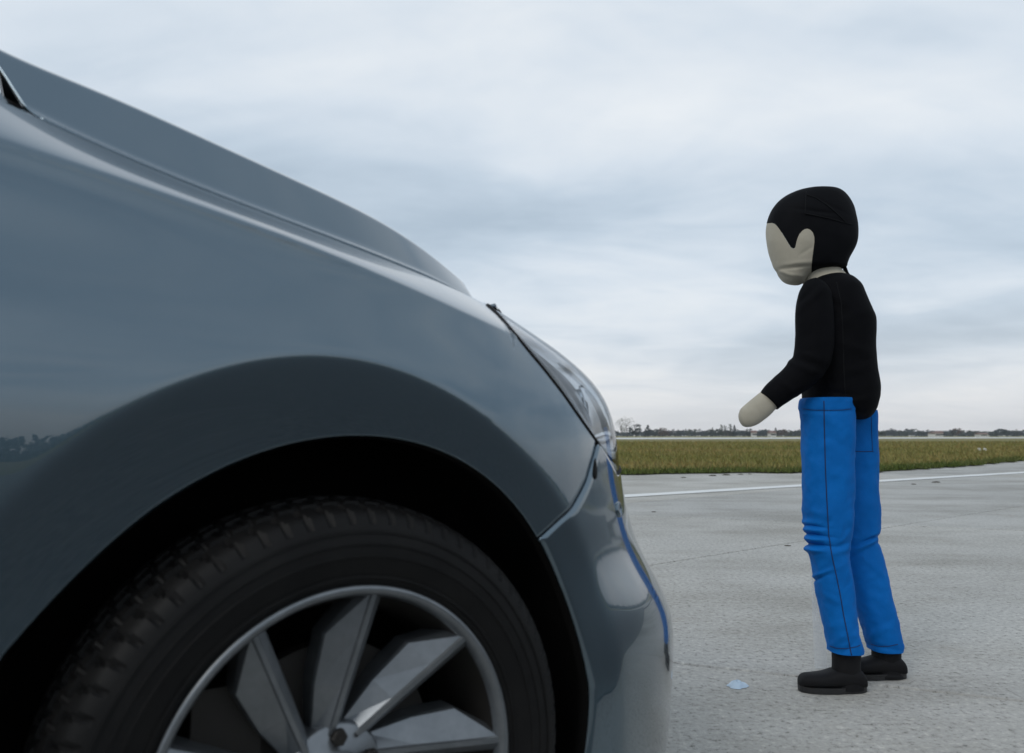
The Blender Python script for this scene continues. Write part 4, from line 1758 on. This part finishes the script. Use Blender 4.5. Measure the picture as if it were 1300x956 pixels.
shared = {i for f in keep_f for i in f} & {i for f in hood_f for i in f}
seg = np.array(FACE)
for i in shared:
    w_ = np.array(V0[i]) + DR
    u, v = px_of(w_)
    best, bd = None, 1e9
    for a_, b_ in zip(seg[:-1], seg[1:]):
        d_ = b_ - a_
        k = np.clip(((u - a_[0]) * d_[0] + (v - a_[1]) * d_[1]) / (d_ @ d_), 0, 1)
        q_ = a_ + k * d_
        dd_ = math.hypot(q_[0] - u, q_[1] - v)
        if dd_ < bd:
            best, bd = q_, dd_
    if bd < 2.0:
        m_ = w_[1] / FPX
        V0[i] = (V0[i][0] + (best[0] - u) * m_, V0[i][1], V0[i][2] - (best[1] - v) * m_)
bpy.data.objects.remove(head_o)
face = submesh('head', keep_f, M['skin'], dummy)
hood = submesh('hood', hood_f, M['cap'], dummy)
sm = hood.modifiers.new('hairline', 'SMOOTH')
sm.iterations = 3
md = hood.modifiers.new('cloth', 'SOLIDIFY')
md.thickness = .0035
md.offset = 0.6
hood.name = 'cap'
for line in ([(1023.5, 243), (1023, 252), (1022.5, 262), (1022, 270)], [(1024, 247), (1036, 251), (1050, 260), (1063, 271), (1074, 282)], [(1022, 271), (1036, 273.5), (1052, 277), (1068, 281.5), (1082, 285)]):
    cord('seam', hood, line, .0014, .0030, 40, 'black_seam')
# tail of the hood's lacing, running from the nape down the back
mb = MB()
mb.tube([at(u, v, DY - .01) - DR for u, v in [(1070, 318), (1071, 330), (1071.5, 338), (1075, 347), (1082, 357), (1089, 368), (1095, 380), (1100.5, 393), (1104, 402), (1106, 409)]], [.004, .006, .0065, .0065, .0065, .0065, .0065, .006, .005, .003], 8)
mb.build('back_lacing', M['jacket'], dummy)
# clear post that holds the dummy up
mb = MB()
a_, b_ = at(1035.5, 860, FAR + .09), at(1050.5, 860, FAR + .09)
mb.box((a_[0] - DR[0], FAR + .085 - DR[1], .001), (b_[0] - DR[0], FAR + .097 - DR[1], .52))
pst = mb.build('support_post', M['clear'], dummy, False)
pst['label'] = 'clear plastic post behind the near leg'

# small pale scrap of plastic on the ground by the car
q = ground(936, 872)
vs_, fs_ = [], []
n1, n2 = 10, 20
for i in range(n1 + 1):
    for k in range(n2):
        t = 2 * math.pi * k / n2
        r_ = i / n1
        rr = r_ * (1 + .18 * math.sin(3 * t + 1) + .1 * math.sin(7 * t))
        x, y = .030 * rr * math.cos(t), .022 * rr * math.sin(t)
        z = .016 * (1 - r_ ** 2) + .004 * math.sin(9 * r_ + 4 * t) * (1 - r_) + .001
        vs_.append((x, y, z))
for i in range(n1):
    for k in range(n2):
        k2 = (k + 1) % n2
        fs_.append((i * n2 + k, (i + 1) * n2 + k, (i + 1) * n2 + k2, i * n2 + k2))
o = mesh_obj('plastic_scrap', vs_, fs_, M['pale'])
o.location = tuple(q)
tag(o, 'small pale blue scrap of plastic on the concrete before the dummy', 'litter')

# clods of earth along the edge of the apron
clod_uv = [(905, 604.2, 1.2), (922, 603.3, 1.3), (940, 602.6, .9), (952, 602, .7), (868, 606.5, .8), (1188, 612.5, 1.1), (1160, 615, .7), (1005, 601.2, .6), (830, 650, .4), (1000, 693, .35)]
for n, (u, v, sc_) in enumerate(clod_uv):
    g = ground(u, v)
    vs_, fs_ = [], []
    for i in range(6):
        ph = math.pi / 2 * i / 5
        for k in range(10):
            t = 2 * math.pi * k / 10
            rr = 1 + .3 * noise.noise(Vector((n * 3.1 + math.cos(t) * 1.3, math.sin(t) * 1.3, i * .7)))
            vs_.append((.045 * sc_ * rr * math.cos(ph) * math.cos(t) * 1.4, .035 * sc_ * rr * math.cos(ph) * math.sin(t), .016 * sc_ * rr * math.sin(ph)))
    for i in range(5):
        for k in range(10):
            k2 = (k + 1) % 10
            fs_.append((i * 10 + k, i * 10 + k2, (i + 1) * 10 + k2, (i + 1) * 10 + k))
    o = mesh_obj('earth_clod', vs_, fs_, M['stone'])
    o.location = (g[0], g[1], 0.0)
    tag(o, 'small dark clod of earth lying on the concrete near the grass', 'clod', 'clods on the apron')

# two white marker boards in the grass on the right
for u in (1243.5, 1250.5):
    p = ground(u, 574)
    mb = MB()
    mb.box((-.06, -.03, 0), (.06, .03, .13))
    mb.box((-.04, -.035, .13), (.04, .035, .15))
    o = mb.build('marker_board', M['wall'], None, False)
    o.location = (p[0], p[1], .03)
    tag(o, 'left one of two small white markers in the grass' if u < 1247 else 'right one of two small white markers in the grass', 'marker', 'markers in the grass')


# ------------------------------------------------------------------ the far belt of trees and houses
def crown_mesh(name, m, shape, nleaf, seed, lf):
    r_ = np.random.default_rng(seed)
    vs_, fs_ = [], []
    clumps = []
    if shape == 'round':
        for k in range(22):
            a_, z = r_.random() * 6.283, .28 + .66 * r_.random()
            w = math.sqrt(max(.02, 1 - ((z - .58) / .44) ** 2))
            clumps.append((.42 * w * r_.random() ** .5 * math.cos(a_), .42 * w * r_.random() ** .5 * math.sin(a_), z, .09 + .08 * r_.random()))
    elif shape == 'cone':
        for k in range(30):
            z = .10 + .88 * (k / 30)
            w = .26 * (1 - z) + .01
            a_ = r_.random() * 6.283
            clumps.append((w * math.cos(a_) * .8, w * math.sin(a_) * .8, z, .035 + .10 * (1 - z)))
    elif shape == 'poplar':
        for k in range(24):
            z = .12 + .84 * (k / 24)
            a_ = r_.random() * 6.283
            clumps.append((.07 * math.cos(a_), .07 * math.sin(a_), z, .05 + .035 * r_.random()))
    else:                           # wide
        for k in range(30):
            a_, z = r_.random() * 6.283, .15 + .72 * r_.random()
            w = math.sqrt(max(.02, 1 - ((z - .4) / .55) ** 2))
            q_ = r_.random() ** .5
            clumps.append((.8 * w * q_ * math.cos(a_), .8 * w * q_ * math.sin(a_), z, .08 + .08 * r_.random()))
    for n in range(nleaf):
        c = clumps[n % len(clumps)]
        d = r_.normal(size=3)
        d *= c[3] * r_.random() ** .4 / np.linalg.norm(d)
        p = np.array(c[:3]) + d
        a_ = r_.normal(size=3)
        a_ /= np.linalg.norm(a_)
        b_ = np.cross(a_, r_.normal(size=3))
        b_ /= np.linalg.norm(b_)
        s_ = lf * (.6 + .8 * r_.random())
        k = len(vs_)
        vs_ += [p - a_ * s_, p + b_ * s_ * .7, p + a_ * s_, p - b_ * s_ * .7]
        fs_.append((k, k + 1, k + 2, k + 3))
    me_ = bpy.data.meshes.new(name)
    me_.from_pydata([tuple(v) for v in vs_], [], fs_)
    me_.materials.append(m)
    me_.update()
    return me_


def trunk_mesh():
    mb = MB()
    mb.tube([(0, 0, -.01), (.004, 0, .2), (-.004, .003, .45), (.006, 0, .7)], [.022, .017, .012, .005], 7)
    for a_ in (0.3, 2.2, 4.1, 5.2):
        mb.tube([(0, 0, .28 + .04 * a_), (.13 * math.cos(a_), .13 * math.sin(a_), .48 + .04 * a_), (.24 * math.cos(a_), .24 * math.sin(a_), .66 + .03 * a_)], [.010, .006, .002], 5)
    me_ = bpy.data.meshes.new('trunk')
    me_.from_pydata([tuple(v) for v in mb.v], [], mb.f)
    me_.materials.append(M['bark'])
    return me_


TR = trunk_mesh()
CROWN = dict(
    bare=crown_mesh('crown', M['leaf_p'], 'round', 420, 1, .018), round_d=crown_mesh('crown', M['leaf_d'], 'round', 1300, 2, .030), cone=crown_mesh('crown', M['leaf_d'], 'cone', 1100, 3, .022),
    poplar=crown_mesh('crown', M['leaf_g'], 'poplar', 600, 4, .022), wide=crown_mesh('crown', M['leaf_g'], 'wide', 1300, 5, .034), wide_b=crown_mesh('crown', M['leaf_b'], 'wide', 1200, 6, .034), round_b=crown_mesh('crown', M['leaf_b'], 'round', 900, 7, .028),
    wide_d=crown_mesh('crown', M['leaf_d'], 'wide', 1400, 8, .034), round_g=crown_mesh('crown', M['leaf_g'], 'round', 1200, 9, .030))


def far_tree(kind_, u, vtop, Y, label, name='tree', wide=1.0, group='trees of the far belt', trunk=True):
    p = at(u, 553, Y)
    top__ = at(u, vtop, Y)[2] * (1.4 if kind_.startswith('wide') else 1.12)
    t = empty(name, (p[0], Y, 0), random.random() * 6.28)
    t.scale = (top__ * wide, top__ * wide, top__)
    c = mesh_obj('crown', None, None, None, t, data=CROWN[kind_])
    if trunk:
        mesh_obj('trunk', None, None, None, t, data=TR)
    tag(t, label, 'tree', group)
    return t


TY = 520
far_tree('bare', 796, 531.5, 430, 'tall pale half-bare tree at the end of the far belt, next to the car', wide=1.0)
far_tree('bare', 789, 533, 440, 'pale half-bare tree partly behind the headlamp', wide=.9)
far_tree('round_d', 807, 540.5, 430, 'dark rounded tree right of the tall pale one', wide=1.25)
far_tree('cone', 822.5, 541, 430, 'dark pointed evergreen standing right of the dark rounded tree', wide=1.5)
far_tree('round_b', 841, 544.5, 460, 'low brownish tree right of the dark pointed evergreen', wide=1.3)
far_tree('poplar', 904.5, 543.5, 560, 'thin upright tree rising alone left of the evergreen clump', wide=.9)
for u, v, nm in ((916, 540.5, 'leftmost tall tree of the clump below the dummy hand'), (921, 541, 'second tall tree of the clump below the dummy hand'), (927, 539.5, 'tallest tree of the clump below the dummy hand'), (932.5, 541, 'slender pointed tree right of the tallest in the clump below the hand')):
    far_tree('poplar' if u < 930 else 'cone', u, v, 480, nm, wide=1.1)
far_tree('wide', 913, 547, 470, 'broad green shrubby tree at the left foot of the clump', wide=.8)
far_tree('round_d', 951, 545.5, 480, 'dark rounded tree right of the dummy hand', wide=1.1)
far_tree('cone', 985, 544, 500, 'dark pointed evergreen between dummy hand and trousers', wide=1.2)
far_tree('round_b', 1215.5, 545, 500, 'reddish brown tree standing highest on the right half of the belt', wide=1.5)
far_tree('cone', 1209, 547.5, 500, 'dark evergreen touching the reddish brown tree on its left', wide=1.3)
far_tree('round_d', 1278, 546.5, 470, 'dark rounded tree near the right end of the belt', wide=1.6)
far_tree('cone', 1265, 548, 470, 'dark evergreen left of the rounded tree near the right end', wide=1.4)
far_tree('poplar', 1291, 545.5, 490, 'thin bare upright tree at the right end of the belt', wide=.9)
low = 'low dark tree in the even row of the distant belt'
u = 826.0
while u < 1306:
    if not (1028 < u < 1078):
        k = random.choice(['wide', 'wide_d', 'wide_d', 'wide', 'wide_b', 'round_d', 'round_g', 'cone', 'wide_d'])
        base_v = 548.2 if u < 1010 else (547.6 if u < 1180 else 549.3)
        v = base_v + random.uniform(-1.2, 1.6) - (1.0 if k == 'cone' else 0)
        far_tree(k, u, v, random.uniform(560, 760), low, wide=random.uniform(1.1, 1.7), trunk=False)
    u += random.uniform(3.2, 5.2)
# hazy second row, further off
u = 786.0
while u < 1306:
    far_tree(random.choice(['wide_d', 'wide']), u, random.uniform(548.6, 550.0), random.uniform(1100, 1300), 'faint low tree in the hazy row behind the belt', wide=random.uniform(2.2, 3.0), group='hazy trees behind the belt', trunk=False)
    u += random.uniform(6.5, 9)
# the same belt goes on round the airfield; outside the view it is one mass
vs_, fs_ = [], []
for n in range(42000):
    a_ = rng.random() * 2 * math.pi
    back = 3.9 < a_ < 6.1
    inview = 1.0 < a_ < 1.75
    if back:                        # unseen nearer wood added behind the camera, dark in the car's reflections
        d = 300 + 90 * rng.random()
        hgt = (10.5 + 2.0 * math.sin(a_ * 13) + 1.2 * math.sin(a_ * 31)) * rng.random() ** 1.5
    else:
        d = (800 if .75 < a_ < 1.75 else 540) + 140 * rng.random()
        hgt = (4.2 + 1.0 * math.sin(a_ * 131) + 1.2 * math.sin(a_ * 283 + 1)) * rng.random() ** .7
    p = np.array([d * math.cos(a_), d * math.sin(a_), hgt])
    e_ = rng.normal(size=3)
    e_ /= np.linalg.norm(e_)
    f_ = np.cross(e_, rng.normal(size=3))
    f_ /= np.linalg.norm(f_)
    s_ = .9 + .8 * rng.random() if back else .9 + .9 * rng.random()
    k = len(vs_)
    vs_ += [p - e_ * s_, p + f_ * s_, p + e_ * s_, p - f_ * s_]
    fs_.append((k, k + 1, k + 2, k + 3))
o = mesh_obj('far_wood', vs_, fs_, M['leaf_d'], None, False)
kind(o, 'stuff', 'distant belt of trees round the airfield, with an added nearer stretch behind the camera')
o['category'] = 'wood'


def house(u, v, Y, w, h_, label, roof=True):
    p = at(u, 553, Y)
    r_ = empty('house', (p[0], Y, 0), random.uniform(-.4, .4))
    mb = MB()
    mb.box((-w / 2, -3, 0), (w / 2, 3, h_ * .62))
    mb.build('wall', M['wall'], r_, False)
    mb = MB()
    e_ = .4
    z0_, z1_ = h_ * .62, h_
    mb.add([(-w / 2 - e_, -3 - e_, z0_), (w / 2 + e_, -3 - e_, z0_), (w / 2 + e_, 3 + e_, z0_), (-w / 2 - e_, 3 + e_, z0_), (-w / 2 - e_, 0, z1_), (w / 2 + e_, 0, z1_)],
           [(0, 1, 5, 4), (2, 3, 4, 5), (0, 4, 3), (1, 2, 5), (0, 3, 2, 1)])
    mb.build('roof', M['roof'], r_, False)
    for k in (-1, 0, 1):
        mb = MB()
        mb.box((k * w * .28 - .5, -3.05, h_ * .25), (k * w * .28 + .5, -2.99, h_ * .47))
        mb.build('window', M['plastic'], r_, False)
    tag(r_, label, 'house', 'houses in the far belt')


house(957, 552, 455, 2.4, 3.6, 'tiny white house right below the dummy hand')
house(980, 552, 455, 3.2, 3.4, 'small white house between dummy hand and trousers')
house(1186, 552, 420, 2.8, 2.8, 'left small white house in the belt right of the dummy')
house(1192, 552, 425, 2.6, 3.2, 'right one of the two adjoining white houses right of the dummy')
house(1246, 552, 430, 4.2, 2.3, 'low white house with brown roof under the right part of the belt')


# ------------------------------------------------------------------ haze over the airfield
mb = MB()
mb.box((-1700, -1700, -1.2), (1700, 1700, 26))
hz = mb.build('haze', None, None, False)
hm = bpy.data.materials.new('pale_haze')
hm.use_nodes = True
hm.node_tree.nodes.clear()
vol = hm.node_tree.nodes.new('ShaderNodeVolumePrincipled')
vol.inputs['Color'].default_value = (0.86, 0.92, 1.0, 1)
vol.inputs['Density'].default_value = 0.00022
ho = hm.node_tree.nodes.new('ShaderNodeOutputMaterial')
hm.node_tree.links.new(vol.outputs[0], ho.inputs['Volume'])
hz.data.materials.append(hm)
kind(hz, 'stuff', 'thin pale haze over the far trees')
